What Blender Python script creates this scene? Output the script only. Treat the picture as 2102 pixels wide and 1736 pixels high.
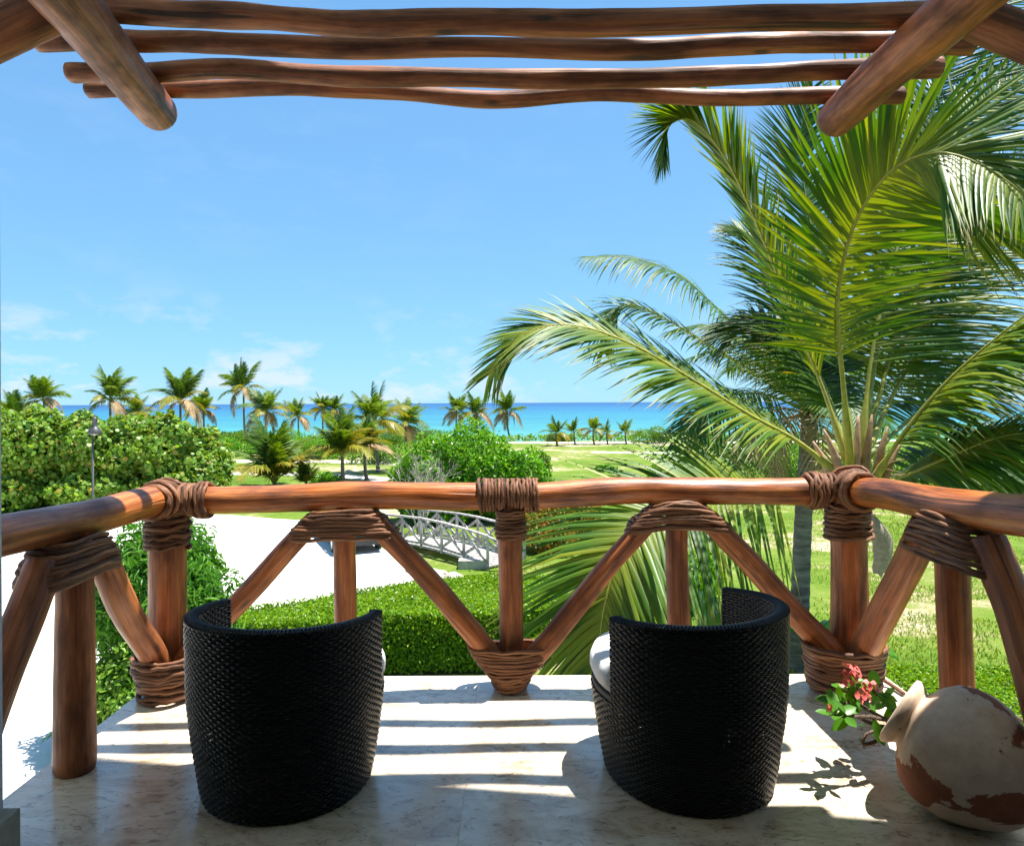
import bpy, bmesh, math, random
import numpy as np
from mathutils import Vector, Matrix, noise as mnoise
R = math.radians
for o in list(bpy.data.objects): bpy.data.objects.remove(o)
sc = bpy.context.scene
COL = sc.collection

# ------------------------------------------------------------------ camera
CAMH = 1.44            # eye height above the balcony floor (z = 0)
GZ = -4.2              # garden level
FOC = 1450.0           # focal length in units of a 2102 px wide picture
cam = bpy.data.cameras.new('camera')
cam.sensor_width = 36; cam.lens = 36 * FOC / 2102
cam.shift_y = -41.5 / 2102
cam.clip_start = 0.02; cam.clip_end = 60000
camo = bpy.data.objects.new('camera', cam); COL.objects.link(camo)
camo.location = (0, 0, CAMH); camo.rotation_euler = (R(90), R(0.3), 0)
sc.camera = camo
# ------------------------------------------------------------------ sky and sun
SUN = Vector((0.28, 0.10, 1.0)).normalized()
world = bpy.data.worlds.new('World'); sc.world = world; world.use_nodes = True
wt = world.node_tree; wt.nodes.clear()
def wn(t, **k):
    n = wt.nodes.new(t)
    for a, b in k.items(): setattr(n, a, b)
    return n
sky = wn('ShaderNodeTexSky', sky_type='NISHITA', sun_disc=False)
sky.sun_elevation = math.asin(SUN.z); sky.sun_rotation = math.atan2(SUN.x, SUN.y)
sky.air_density = 1.0; sky.dust_density = 0.0; sky.ozone_density = 1.6; sky.altitude = 0
tc = wn('ShaderNodeTexCoord')
mp = wn('ShaderNodeMapping'); mp.inputs['Scale'].default_value = (2.4, 2.4, 6.0)
wt.links.new(tc.outputs['Generated'], mp.inputs[0])
nz = wn('ShaderNodeTexNoise'); nz.inputs['Scale'].default_value = 4.2; nz.inputs['Detail'].default_value = 9; nz.inputs['Roughness'].default_value = .62
wt.links.new(mp.outputs[0], nz.inputs['Vector'])
rp = wn('ShaderNodeValToRGB'); rp.color_ramp.elements[0].position = .50; rp.color_ramp.elements[1].position = .64
wt.links.new(nz.outputs['Fac'], rp.inputs[0])
sx = wn('ShaderNodeSeparateXYZ'); wt.links.new(tc.outputs['Generated'], sx.inputs[0])
mr = wn('ShaderNodeMapRange'); mr.inputs['From Min'].default_value = .0; mr.inputs['From Max'].default_value = .15
mr.inputs['To Min'].default_value = 1.0; mr.inputs['To Max'].default_value = .05
wt.links.new(sx.outputs['Z'], mr.inputs['Value'])
mm = wn('ShaderNodeMath', operation='MULTIPLY'); wt.links.new(rp.outputs[0], mm.inputs[0])
ml = wn('ShaderNodeMapRange'); ml.inputs['From Min'].default_value = .15; ml.inputs['From Max'].default_value = -.45; ml.inputs['To Min'].default_value = .35; ml.inputs['To Max'].default_value = 1.0; wt.links.new(sx.outputs['X'], ml.inputs['Value'])
m2 = wn('ShaderNodeMath', operation='MULTIPLY'); wt.links.new(mr.outputs[0], m2.inputs[0]); wt.links.new(ml.outputs[0], m2.inputs[1]); wt.links.new(m2.outputs[0], mm.inputs[1])
mx = wn('ShaderNodeMix', data_type='RGBA'); mx.inputs['B'].default_value = (4.1, 4.4, 4.9, 1)
wt.links.new(mm.outputs[0], mx.inputs['Factor']); tn = wn('ShaderNodeMix', data_type='RGBA', blend_type='MULTIPLY'); tn.inputs['Factor'].default_value = 1; tn.inputs['B'].default_value = (.84, 1.56, 2.25, 1)   # clean sea air: the whole sky a cooler blue
gm = wn('ShaderNodeGamma'); gm.inputs['Gamma'].default_value = .45; wt.links.new(sky.outputs[0], gm.inputs[0]); wt.links.new(gm.outputs[0], tn.inputs['A']); wt.links.new(tn.outputs['Result'], mx.inputs['A'])
bg = wn('ShaderNodeBackground'); bg.inputs['Strength'].default_value = 0.0715
wt.links.new(mx.outputs['Result'], bg.inputs['Color'])
wo = wn('ShaderNodeOutputWorld'); wt.links.new(bg.outputs[0], wo.inputs[0])
sl = bpy.data.lights.new('sun', 'SUN'); sl.energy = 3.9; sl.angle = R(0.53); sl.color = (1, .965, .90)
so = bpy.data.objects.new('sun', sl); COL.objects.link(so)
so.rotation_euler = SUN.to_track_quat('Z', 'Y').to_euler(); so.location = (4, 1, 14)
sc.view_settings.view_transform = 'Standard'; sc.view_settings.look = 'None'
sc.view_settings.exposure = 1.6; sc.view_settings.gamma = 1.0
sc.view_settings.use_curve_mapping = False

# ------------------------------------------------------------------ helpers
def hz(x): return 826.5 - (x - 1051) * .0057
def P(x, y, d):                      # a measured direction taken to its own distance d
    return Vector(((x - 1051) / FOC * d, d, CAMH - (y - hz(x)) / FOC * d))
def gdepth(x, y, z=GZ): return FOC * (CAMH - z) / (y - hz(x))
def G(x, y):
    d = gdepth(x, y); return ((x - 1051) / FOC * d, d)
def tag(o, label=None, cat=None, group=None, kind=None):
    if label: o['label'] = label
    if cat: o['category'] = cat
    if group: o['group'] = group
    if kind: o['kind'] = kind
    return o
def empty(name, loc=(0, 0, 0), label=None, cat=None, group=None):
    o = bpy.data.objects.new(name, None); COL.objects.link(o); o.location = loc; o.empty_display_size = .2
    return tag(o, label, cat, group)
def link(name, me, parent=None, local=True):
    o = bpy.data.objects.new(name, me); COL.objects.link(o)
    if parent is not None:
        o.parent = parent
        if not local:
            M = Matrix.Translation(parent.location); q = parent.parent
            while q is not None: M = Matrix.Translation(q.location) @ M; q = q.parent
            o.matrix_parent_inverse = M.inverted()
    return o
def mkmesh(name, V, F, mats, smooth=True, midx=None, lc=None, tv=None):
    me = bpy.data.meshes.new(name)
    me.from_pydata([tuple(v) for v in V] if not isinstance(V, np.ndarray) else V.tolist(), [], F if not isinstance(F, np.ndarray) else F.tolist())
    for m in (mats if isinstance(mats, (list, tuple)) else [mats]): me.materials.append(m)
    if smooth: me.polygons.foreach_set('use_smooth', [True] * len(me.polygons))
    if midx is not None: me.polygons.foreach_set('material_index', np.asarray(midx, dtype=np.int32))
    if lc is not None:
        a = me.attributes.new('lc', 'FLOAT_VECTOR', 'POINT'); a.data.foreach_set('vector', np.asarray(lc, dtype=np.float32).ravel())
    if tv is not None:
        a = me.attributes.new('tv', 'FLOAT', 'POINT'); a.data.foreach_set('value', np.asarray(tv, dtype=np.float32).ravel())
    me.update(); return me
def mo(name, V, F, mats, parent=None, **k):      # world-space mesh object
    return link(name, mkmesh(name, V, F, mats, **k), parent, local=False)

class MB:
    def __init__(s): s.V = []; s.F = []; s.L = []; s.M = []
    def add(s, V, F, mi=0, L=None):
        n = len(s.V); s.V += [tuple(v) for v in V]; s.F += [tuple(i + n for i in f) for f in F]; s.M += [mi] * len(F)
        s.L += [tuple(l) for l in L] if L is not None else [tuple(v) for v in V]
    def box(s, c, h, rot=None, mi=0, bev=0):
        c = Vector(c); pts = []
        for x in (-1, 1):
            for y in (-1, 1):
                for z in (-1, 1):
                    p = Vector((x * h[0], y * h[1], z * h[2]))
                    pts.append(c + (rot @ p if rot else p))
        s.add(pts, [(0, 1, 3, 2), (4, 6, 7, 5), (0, 4, 5, 1), (2, 3, 7, 6), (0, 2, 6, 4), (1, 5, 7, 3)], mi)
    def bar(s, a, b, w, h, up=(0, 0, 1), mi=0):
        a = Vector(a); b = Vector(b); T = (b - a).normalized(); U = Vector(up); B = T.cross(U).normalized(); N = B.cross(T)
        m = Matrix((T, B, N)).transposed()
        s.box((a + b) / 2, ((b - a).length / 2, w / 2, h / 2), m, mi)
    def tube(s, pts, rad, seg=8, mi=0, cap=True):
        V, F, L = tube(pts, rad, seg, cap); s.add(V, F, mi, L)
    def lathe(s, prof, c=(0, 0, 0), seg=24, rot=None, mi=0):
        c = Vector(c); V = []; F = []
        for (r, z) in prof:
            for k in range(seg):
                a = 2 * math.pi * k / seg; p = Vector((r * math.cos(a), r * math.sin(a), z)); V.append(c + (rot @ p if rot else p))
        for i in range(len(prof) - 1):
            for k in range(seg):
                k2 = (k + 1) % seg; F.append((i * seg + k, i * seg + k2, (i + 1) * seg + k2, (i + 1) * seg + k))
        s.add(V, F, mi)
    def build(s, name, mats, parent=None, smooth=False): return mo(name, s.V, s.F, mats, parent, smooth=smooth, midx=s.M, lc=s.L)

def frames(pts):
    n = len(pts); T = []
    for i in range(n):
        a = pts[max(i - 1, 0)]; b = pts[min(i + 1, n - 1)]; T.append((b - a).normalized())
    u = Vector((0, 0, 1)) if abs(T[0].z) < .9 else Vector((1, 0, 0))
    N = (u - T[0] * u.dot(T[0])).normalized(); out = []
    for t in T:
        N = (N - t * N.dot(t)).normalized(); out.append((t, N, t.cross(N)))
    return out
def tube(pts, rad, seg=8, cap=True):
    pts = [Vector(p) for p in pts]; n = len(pts)
    if not hasattr(rad, '__len__'): rad = [rad] * n
    fr = frames(pts); V = []; L = []; F = []; s = 0
    for i in range(n):
        if i: s += (pts[i] - pts[i - 1]).length
        t, N, B = fr[i]
        for k in range(seg):
            a = 2 * math.pi * k / seg; V.append(pts[i] + (N * math.cos(a) + B * math.sin(a)) * rad[i]); L.append((rad[i] * math.cos(a), rad[i] * math.sin(a), s))
    for i in range(n - 1):
        for k in range(seg):
            k2 = (k + 1) % seg; F.append((i * seg + k, i * seg + k2, (i + 1) * seg + k2, (i + 1) * seg + k))
    if cap: F.append(tuple(range(seg))[::-1]); F.append(tuple((n - 1) * seg + k for k in range(seg)))
    return V, F, L
def catmull(pts, n):
    pts = [Vector(p) for p in pts]; q = [pts[0] * 2 - pts[1]] + pts + [pts[-1] * 2 - pts[-2]]; out = []
    m = len(pts) - 1
    for i in range(n):
        t = i / (n - 1) * m; k = min(int(t), m - 1); f = t - k; a, b, c, d = q[k:k + 4]
        out.append(.5 * ((2 * b) + (c - a) * f + (2 * a - 5 * b + 4 * c - d) * f * f + (3 * b - a - 3 * c + d) * f ** 3))
    return out
def log(name, a, b, r0, r1, parent, mat, seed=0, wob=.012, lump=.07, seg=22, nr=None, mids=()):
    a = Vector(a); b = Vector(b); Ln = (b - a).length; nr = nr or max(14, int(Ln / .035))
    base = catmull([a] + [Vector(m) for m in mids] + [b], nr); ns = lambda *v: mnoise.noise(Vector(v) + Vector((seed * 7.3, seed * 3.1, 0)))
    fr0 = frames(base); pts = []
    for i, p in enumerate(base):
        s = i / (nr - 1) * Ln; t, N, B = fr0[i]; e = min(1, 4 * min(i, nr - 1 - i) / nr)
        pts.append(p + N * ns(s * 1.6, 1.3, 5) * wob * 2 * e + B * ns(s * 1.6, 9.3, 2) * wob * 2 * e)
    fr = frames(pts); V = []; F = []; L = []
    ringspec = [(0, .80, 0), (0, .96, .006)] + [(i, 1, 0) for i in range(1, nr - 1)] + [(nr - 1, .96, -.006), (nr - 1, .80, 0)]
    for (i, sc_, off) in ringspec:
        t, N, B = fr[i]; s = i / (nr - 1) * Ln; r = r0 + (r1 - r0) * i / (nr - 1)
        r *= 1 + lump * ns(s * 2.4, 4.4, 8.8)
        for k in range(seg):
            an = 2 * math.pi * k / seg; c, q = math.cos(an), math.sin(an)
            rr = r * sc_ * (1 + lump * .9 * ns(c * .9, q * .9, s * 2.6) + lump * .35 * ns(c * 2.4, q * 2.4, s * 7))
            V.append(pts[i] + t * off + (N * c + B * q) * rr); L.append((c * r + seed * 1.7, q * r, s + seed * 3.3))
    m = len(ringspec)
    for i in range(m - 1):
        for k in range(seg):
            k2 = (k + 1) % seg; F.append((i * seg + k, i * seg + k2, (i + 1) * seg + k2, (i + 1) * seg + k))
    F.append(tuple(range(seg))[::-1]); F.append(tuple((m - 1) * seg + k for k in range(seg)))
    return mo(name, V, F, mat, parent, lc=L)

# ------------------------------------------------------------------ materials
def mat(name):
    m = bpy.data.materials.new(name); m.use_nodes = True; nt = m.node_tree; b = nt.nodes['Principled BSDF']
    def N(t, **k):
        n = nt.nodes.new(t)
        for a, v in k.items():
            if a in n.inputs: n.inputs[a].default_value = v
            else: setattr(n, a, v)
        return n
    return m, nt, b, N
def ramp(N, stops):
    r = N('ShaderNodeValToRGB'); e = r.color_ramp.elements
    while len(e) > 1: e.remove(e[-1])
    e[0].position, e[0].color = stops[0][0], (*stops[0][1], 1)
    for p, c in stops[1:]:
        q = e.new(p); q.color = (*c, 1)
    return r
def simple(name, col, rough=.6, metal=0, spec=.5, nscale=0, namp=.25, bump=0, coords='Object'):
    m, nt, b, N = mat(name); b.inputs['Base Color'].default_value = (*col, 1); b.inputs['Roughness'].default_value = rough
    b.inputs['Metallic'].default_value = metal; b.inputs['Specular IOR Level'].default_value = spec
    if nscale:
        t = N('ShaderNodeTexCoord'); n = N('ShaderNodeTexNoise', Scale=nscale, Detail=6, Roughness=.6); nt.links.new(t.outputs[coords], n.inputs['Vector'])
        r = ramp(N, [(.3, tuple(c * (1 - namp) for c in col)), (.7, tuple(min(1, c * (1 + namp)) for c in col))]); nt.links.new(n.outputs['Fac'], r.inputs[0]); nt.links.new(r.outputs[0], b.inputs['Base Color'])
        if bump:
            bp = N('ShaderNodeBump', Strength=bump, Distance=.02); nt.links.new(n.outputs['Fac'], bp.inputs['Height']); nt.links.new(bp.outputs[0], b.inputs['Normal'])
    return m
def wood(name, c0, c1, c2, rough=.38, coat=.25, crack=.6):
    m, nt, b, N = mat(name); at = N('ShaderNodeAttribute', attribute_name='lc')
    mp = N('ShaderNodeMapping'); mp.inputs['Scale'].default_value = (26, 26, 1.5); nt.links.new(at.outputs['Vector'], mp.inputs[0])
    n1 = N('ShaderNodeTexNoise', Scale=1.6, Detail=8, Roughness=.62, Distortion=.5); nt.links.new(mp.outputs[0], n1.inputs['Vector'])
    mp2 = N('ShaderNodeMapping'); mp2.inputs['Scale'].default_value = (4, 4, 1.6); nt.links.new(at.outputs['Vector'], mp2.inputs[0])
    n2 = N('ShaderNodeTexNoise', Scale=2.2, Detail=5, Roughness=.55); nt.links.new(mp2.outputs[0], n2.inputs['Vector'])
    r = ramp(N, [(.33, c0), (.49, c1), (.66, c2)]); nt.links.new(n1.outputs['Fac'], r.inputs[0])
    r2 = ramp(N, [(.34, (.42, .37, .35)), (.5, (.92, .88, .86)), (.64, (1.2, 1.12, 1.05))]); nt.links.new(n2.outputs['Fac'], r2.inputs[0])
    mu = N('ShaderNodeMix', data_type='RGBA', blend_type='MULTIPLY'); mu.inputs['Factor'].default_value = 1
    nt.links.new(r.outputs[0], mu.inputs['A']); nt.links.new(r2.outputs[0], mu.inputs['B'])
    mp3 = N('ShaderNodeMapping'); mp3.inputs['Scale'].default_value = (34, 34, .8); nt.links.new(at.outputs['Vector'], mp3.inputs[0])
    n3 = N('ShaderNodeTexNoise', Scale=1.0, Detail=3, Roughness=.5); nt.links.new(mp3.outputs[0], n3.inputs['Vector'])
    r3 = ramp(N, [(.64, (0, 0, 0)), (.69, (crack, crack, crack))]); nt.links.new(n3.outputs['Fac'], r3.inputs[0])
    mk = N('ShaderNodeMix', data_type='RGBA'); mk.inputs['B'].default_value = (.02, .009, .005, 1)
    nt.links.new(r3.outputs[0], mk.inputs['Factor']); nt.links.new(mu.outputs['Result'], mk.inputs['A']); nt.links.new(mk.outputs['Result'], b.inputs['Base Color'])
    mp4 = N('ShaderNodeMapping'); mp4.inputs['Scale'].default_value = (9, 9, 3.2); nt.links.new(at.outputs['Vector'], mp4.inputs[0])
    vo = N('ShaderNodeTexVoronoi', Scale=1.0); nt.links.new(mp4.outputs[0], vo.inputs['Vector']); r6 = ramp(N, [(.07, (.8, .8, .8)), (.17, (0, 0, 0))]); nt.links.new(vo.outputs['Distance'], r6.inputs[0])
    kn = N('ShaderNodeMix', data_type='RGBA'); kn.inputs['B'].default_value = (.03, .012, .006, 1); nt.links.new(r6.outputs[0], kn.inputs['Factor']); nt.links.new(mk.outputs['Result'], kn.inputs['A']); nt.links.new(kn.outputs['Result'], b.inputs['Base Color'])
    rg_ = ramp(N, [(.35, (rough * 1.5,) * 3), (.65, (rough * .85,) * 3)]); nt.links.new(n2.outputs['Fac'], rg_.inputs[0]); nt.links.new(rg_.outputs[0], b.inputs['Roughness'])
    b.inputs['Coat Weight'].default_value = coat; b.inputs['Coat Roughness'].default_value = .22
    ad = N('ShaderNodeMath', operation='SUBTRACT'); nt.links.new(n1.outputs['Fac'], ad.inputs[0]); nt.links.new(r3.outputs[0], ad.inputs[1])
    bp = N('ShaderNodeBump', Strength=.6, Distance=.008); nt.links.new(ad.outputs[0], bp.inputs['Height']); nt.links.new(bp.outputs[0], b.inputs['Normal'])
    return m
M_RAIL = wood('varnished_rail_wood', (.17, .042, .011), (.38, .110, .024), (.58, .215, .060), rough=.38, coat=.18)
M_POST = wood('varnished_post_wood', (.16, .044, .013), (.34, .103, .027), (.50, .185, .060), rough=.48, coat=.06)
M_BEAM = wood('weathered_pergola_wood', (.11, .030, .011), (.24, .072, .024), (.38, .135, .050), rough=.52, coat=.05, crack=.8)
def fibre(m):
    nt = m.node_tree; b = nt.nodes['Principled BSDF']; at = nt.nodes.new('ShaderNodeAttribute'); at.attribute_name = 'lc'; mp = nt.nodes.new('ShaderNodeMapping'); mp.inputs['Scale'].default_value = (160, 160, 22); mp.inputs['Rotation'].default_value = (.25, .25, 0)
    n = nt.nodes.new('ShaderNodeTexNoise'); n.inputs['Scale'].default_value = 1.6; n.inputs['Detail'].default_value = 4; nt.links.new(at.outputs['Vector'], mp.inputs[0]); nt.links.new(mp.outputs[0], n.inputs['Vector'])
    bp = nt.nodes.new('ShaderNodeBump'); bp.inputs['Strength'].default_value = 1.0; bp.inputs['Distance'].default_value = .006; nt.links.new(n.outputs['Fac'], bp.inputs['Height']); nt.links.new(bp.outputs[0], b.inputs['Normal'])
    return m
M_VINE = fibre(wood('dark_vine', (.07, .027, .012), (.19, .076, .031), (.34, .160, .072), rough=.6, coat=.05, crack=.2))
M_GREYWOOD = wood('grey_weathered_timber', (.26, .25, .23), (.43, .42, .395), (.58, .57, .545), rough=.8, coat=0)

def leafmat(name, cols, transl=.35, rough=.42, tipcol=None, basecol=None):
    m, nt, b, N = mat(name); g = N('ShaderNodeNewGeometry')
    k = len(cols); r = ramp(N, [(i / max(1, k - 1), c) for i, c in enumerate(cols)]); nt.links.new(g.outputs['Random Per Island'], r.inputs[0])
    src = r.outputs[0]
    if tipcol:
        at = N('ShaderNodeAttribute', attribute_name='tv'); rr = ramp(N, [(.80, (0, 0, 0)), (1.0, (.85, .85, .85))]); nt.links.new(at.outputs['Fac'], rr.inputs[0])
        mx = N('ShaderNodeMix', data_type='RGBA'); mx.inputs['B'].default_value = (*tipcol, 1); nt.links.new(rr.outputs[0], mx.inputs['Factor']); nt.links.new(src, mx.inputs['A']); src = mx.outputs['Result']
    if basecol:
        at2 = N('ShaderNodeAttribute', attribute_name='tv'); r5 = ramp(N, [(.0, (.75, .75, .75)), (.35, (0, 0, 0))]); nt.links.new(at2.outputs['Fac'], r5.inputs[0])
        m5 = N('ShaderNodeMix', data_type='RGBA'); m5.inputs['B'].default_value = (*basecol, 1); nt.links.new(r5.outputs[0], m5.inputs['Factor']); nt.links.new(src, m5.inputs['A']); src = m5.outputs['Result']
    nt.links.new(src, b.inputs['Base Color']); b.inputs['Roughness'].default_value = rough; b.inputs['Specular IOR Level'].default_value = .32
    tr = N('ShaderNodeBsdfTranslucent'); hs = N('ShaderNodeHueSaturation', Saturation=1.1, Value=1.5); hs.inputs['Hue'].default_value = .485
    nt.links.new(src, hs.inputs['Color']); nt.links.new(hs.outputs[0], tr.inputs['Color'])
    mxs = N('ShaderNodeMixShader'); mxs.inputs[0].default_value = transl
    nt.links.new(b.outputs[0], mxs.inputs[1]); nt.links.new(tr.outputs[0], mxs.inputs[2]); nt.links.new(mxs.outputs[0], nt.nodes['Material Output'].inputs[0])
    return m
L_PALM = leafmat('palm_leaflet', [(.032, .095, .010), (.055, .140, .012), (.100, .200, .016), (.26, .30, .025)], .33, .42, (.25, .17, .05), (.24, .27, .025))
L_PALMD = leafmat('dark_palm_leaflet', [(.028, .080, .012), (.050, .120, .014), (.095, .180, .016)], .34, .46, (.22, .17, .08))
L_PALMF = leafmat('far_palm_leaflet', [(.07, .14, .016), (.12, .21, .02), (.20, .28, .03)], .4, .5, (.25, .17, .05))
L_PALMY = leafmat('yellowing_palm_leaflet', [(.14, .18, .015), (.26, .25, .02), (.38, .27, .03), (.10, .18, .02)], .36, .42, (.32, .2, .07))
L_DRY = leafmat('dry_palm_leaflet', [(.30, .20, .09), (.42, .30, .15), (.22, .15, .07)], .25, .6)
L_GRAPE = leafmat('sea_grape_leaf', [(.05, .13, .012), (.10, .22, .02), (.17, .32, .03), (.25, .36, .045), (.10, .20, .02), (.12, .24, .02), (.20, .30, .03), (.14, .26, .02), (.30, .22, .04)], .32, .42)
L_BRIGHT = leafmat('bright_shrub_leaf', [(.05, .17, .010), (.09, .26, .012), (.14, .35, .015), (.20, .40, .02)], .34, .34)
L_HEDGE = leafmat('hedge_leaf', [(.07, .17, .010), (.12, .26, .012), (.20, .36, .016), (.28, .42, .025)], .34, .34)
L_MANG = leafmat('soft_shrub_leaf', [(.07, .16, .016), (.12, .25, .022), (.20, .32, .035)], .32, .45)
L_OLE = leafmat('oleander_leaf', [(.05, .17, .022), (.09, .25, .03), (.15, .33, .045)], .32, .35)
L_CROTON = leafmat('croton_leaf', [(.30, .10, .015), (.36, .20, .03), (.10, .18, .02), (.20, .23, .03), (.06, .12, .015)], .3, .4)
L_GRASS = leafmat('grass_blade', [(.09, .18, .015), (.14, .24, .02), (.22, .28, .04)], .35, .6)
L_BANANA = leafmat('banana_leaf', [(.08, .24, .015), (.12, .32, .02)], .4, .35)
L_FLOWERLEAF = leafmat('thorn_plant_leaf', [(.05, .17, .015), (.09, .25, .02)], .35, .35)
M_RACHIS = simple('palm_rachis', (.34, .33, .05), .45, nscale=14, namp=.25)
M_RACHISG = simple('green_palm_rachis', (.22, .27, .06), .45, nscale=14, namp=.25)
M_DRYSTALK = simple('dry_stalk', (.27, .17, .08), .8, nscale=20, namp=.35)
M_TWIG = simple('pale_twig', (.38, .34, .28), .8, nscale=12, namp=.3)
M_BRANCH = simple('shrub_branch', (.12, .085, .055), .85, nscale=9, namp=.35)
def trunkmat():
    m, nt, b, N = mat('ringed_palm_bark'); t = N('ShaderNodeAttribute', attribute_name='lc')
    mp = N('ShaderNodeMapping'); mp.inputs['Scale'].default_value = (3, 3, 16); nt.links.new(t.outputs['Vector'], mp.inputs[0])
    n = N('ShaderNodeTexNoise', Scale=1.0, Detail=7, Roughness=.65); nt.links.new(mp.outputs[0], n.inputs['Vector'])
    r = ramp(N, [(.3, (.06, .05, .042)), (.5, (.17, .145, .12)), (.72, (.30, .27, .23))]); nt.links.new(n.outputs['Fac'], r.inputs[0]); nt.links.new(r.outputs[0], b.inputs['Base Color'])
    b.inputs['Roughness'].default_value = .9; bp = N('ShaderNodeBump', Strength=.8, Distance=.03); nt.links.new(n.outputs['Fac'], bp.inputs['Height']); nt.links.new(bp.outputs[0], b.inputs['Normal'])
    return m
M_TRUNK = trunkmat()
def travertine():
    m, nt, b, N = mat('honed_travertine'); t = N('ShaderNodeTexCoord'); oi = N('ShaderNodeObjectInfo')
    v = N('ShaderNodeVectorMath', operation='ADD'); sc3 = N('ShaderNodeVectorMath', operation='SCALE'); sc3.inputs['Scale'].default_value = 23
    cb = N('ShaderNodeCombineXYZ'); nt.links.new(oi.outputs['Random'], cb.inputs[0]); nt.links.new(oi.outputs['Random'], cb.inputs[1]); nt.links.new(cb.outputs[0], sc3.inputs[0])
    nt.links.new(t.outputs['Object'], v.inputs[0]); nt.links.new(sc3.outputs[0], v.inputs[1])
    mp = N('ShaderNodeMapping'); mp.inputs['Scale'].default_value = (1.0, 1.9, 1); mp.inputs['Rotation'].default_value = (0, 0, .25); nt.links.new(v.outputs[0], mp.inputs[0])
    n = N('ShaderNodeTexNoise', Scale=3.4, Detail=12, Roughness=.72, Distortion=.7); nt.links.new(mp.outputs[0], n.inputs['Vector'])
    r = ramp(N, [(.34, (.46, .34, .22)), (.45, (.66, .54, .39)), (.55, (.79, .69, .54)), (.68, (.87, .79, .66))]); nt.links.new(n.outputs['Fac'], r.inputs[0])
    n2 = N('ShaderNodeTexNoise', Scale=11, Detail=9, Roughness=.75, Distortion=1.8); nt.links.new(mp.outputs[0], n2.inputs['Vector'])
    r2 = ramp(N, [(.36, (.30, .23, .17)), (.47, (1, 1, 1))]); nt.links.new(n2.outputs['Fac'], r2.inputs[0])
    mu = N('ShaderNodeMix', data_type='RGBA', blend_type='MULTIPLY'); mu.inputs['Factor'].default_value = .8; nt.links.new(r.outputs[0], mu.inputs['A']); nt.links.new(r2.outputs[0], mu.inputs['B'])
    nt.links.new(mu.outputs['Result'], b.inputs['Base Color'])
    rr = ramp(N, [(.3, (.30, .30, .30)), (.7, (.10, .10, .10))]); nt.links.new(n.outputs['Fac'], rr.inputs[0]); nt.links.new(rr.outputs[0], b.inputs['Roughness'])
    b.inputs['Specular IOR Level'].default_value = .6; b.inputs['Coat Weight'].default_value = .5; b.inputs['Coat Roughness'].default_value = .2; b.inputs['Coat IOR'].default_value = 1.65
    bp = N('ShaderNodeBump', Strength=.12, Distance=.004); nt.links.new(n2.outputs['Fac'], bp.inputs['Height']); nt.links.new(bp.outputs[0], b.inputs['Normal'])
    return m
M_TILE = travertine()
M_GROUT = simple('tile_grout', (.58, .49, .37), .9, nscale=30)
M_STUCCO = simple('white_stucco', (.74, .73, .70), .9, nscale=18, namp=.06, bump=.3)
M_PLINTH = simple('stone_plinth', (.36, .33, .25), .8, nscale=14, namp=.25, bump=.5)
M_CEIL = simple('dark_timber_ceiling', (.20, .12, .07), .8, nscale=6, namp=.2)
M_WICKER = simple('black_wicker', (.012, .010, .009), .36, spec=.35)
M_CUSH = simple('white_cushion_fabric', (.80, .80, .80), .85, nscale=120, namp=.04, bump=.15)
M_BAND = simple('black_seat_band', (.012, .012, .012), .6)

# ------------------------------------------------------------------ ground, drive, sea
def ground_material():
    m, nt, b, N = mat('lawn_and_sand'); t = N('ShaderNodeTexCoord')
    n = N('ShaderNodeTexNoise', Scale=.11, Detail=7, Roughness=.62, Distortion=.4); nt.links.new(t.outputs['Object'], n.inputs['Vector'])
    n2 = N('ShaderNodeTexNoise', Scale=1.7, Detail=8, Roughness=.7); nt.links.new(t.outputs['Object'], n2.inputs['Vector'])
    n3 = N('ShaderNodeTexNoise', Scale=14, Detail=6, Roughness=.75); nt.links.new(t.outputs['Object'], n3.inputs['Vector'])
    a = N('ShaderNodeMath', operation='MULTIPLY_ADD'); a.inputs[1].default_value = .45; nt.links.new(n2.outputs['Fac'], a.inputs[0]); nt.links.new(n.outputs['Fac'], a.inputs[2])
    a2 = N('ShaderNodeMath', operation='MULTIPLY_ADD'); a2.inputs[1].default_value = .22; nt.links.new(n3.outputs['Fac'], a2.inputs[0]); nt.links.new(a.outputs[0], a2.inputs[2])
    r = ramp(N, [(.64, (.065, .13, .012)), (.79, (.11, .185, .02)), (.89, (.17, .22, .04)), (.95, (.32, .28, .14)), (1.0, (.48, .41, .29))]); nt.links.new(a2.outputs[0], r.inputs[0])
    r3 = ramp(N, [(.3, (.72, .74, .70)), (.7, (1.12, 1.1, 1.1))]); nt.links.new(n3.outputs['Fac'], r3.inputs[0])
    mu = N('ShaderNodeMix', data_type='RGBA', blend_type='MULTIPLY'); mu.inputs['Factor'].default_value = 1; nt.links.new(r.outputs[0], mu.inputs['A']); nt.links.new(r3.outputs[0], mu.inputs['B'])
    nt.links.new(mu.outputs['Result'], b.inputs['Base Color']); b.inputs['Roughness'].default_value = .95; b.inputs['Specular IOR Level'].default_value = .1
    bp = N('ShaderNodeBump', Strength=.7, Distance=.05); nt.links.new(n3.outputs['Fac'], bp.inputs['Height']); nt.links.new(bp.outputs[0], b.inputs['Normal'])
    return m
M_GROUND = ground_material()
M_SAND = simple('pale_sand', (.62, .56, .47), .95, spec=.1, nscale=1.1, namp=.14, bump=.3)
M_DRIVE = simple('white_crushed_coral', (.72, .68, .62), .95, spec=.1, nscale=.9, namp=.08, bump=.3)
def gz(x, y):
    if y < 104: return GZ
    return GZ - min(5.5, (y - 104) * .085) - .25 * mnoise.noise(Vector((x * .03, y * .05, 0))) * min(1, (y - 104) / 10)
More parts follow.
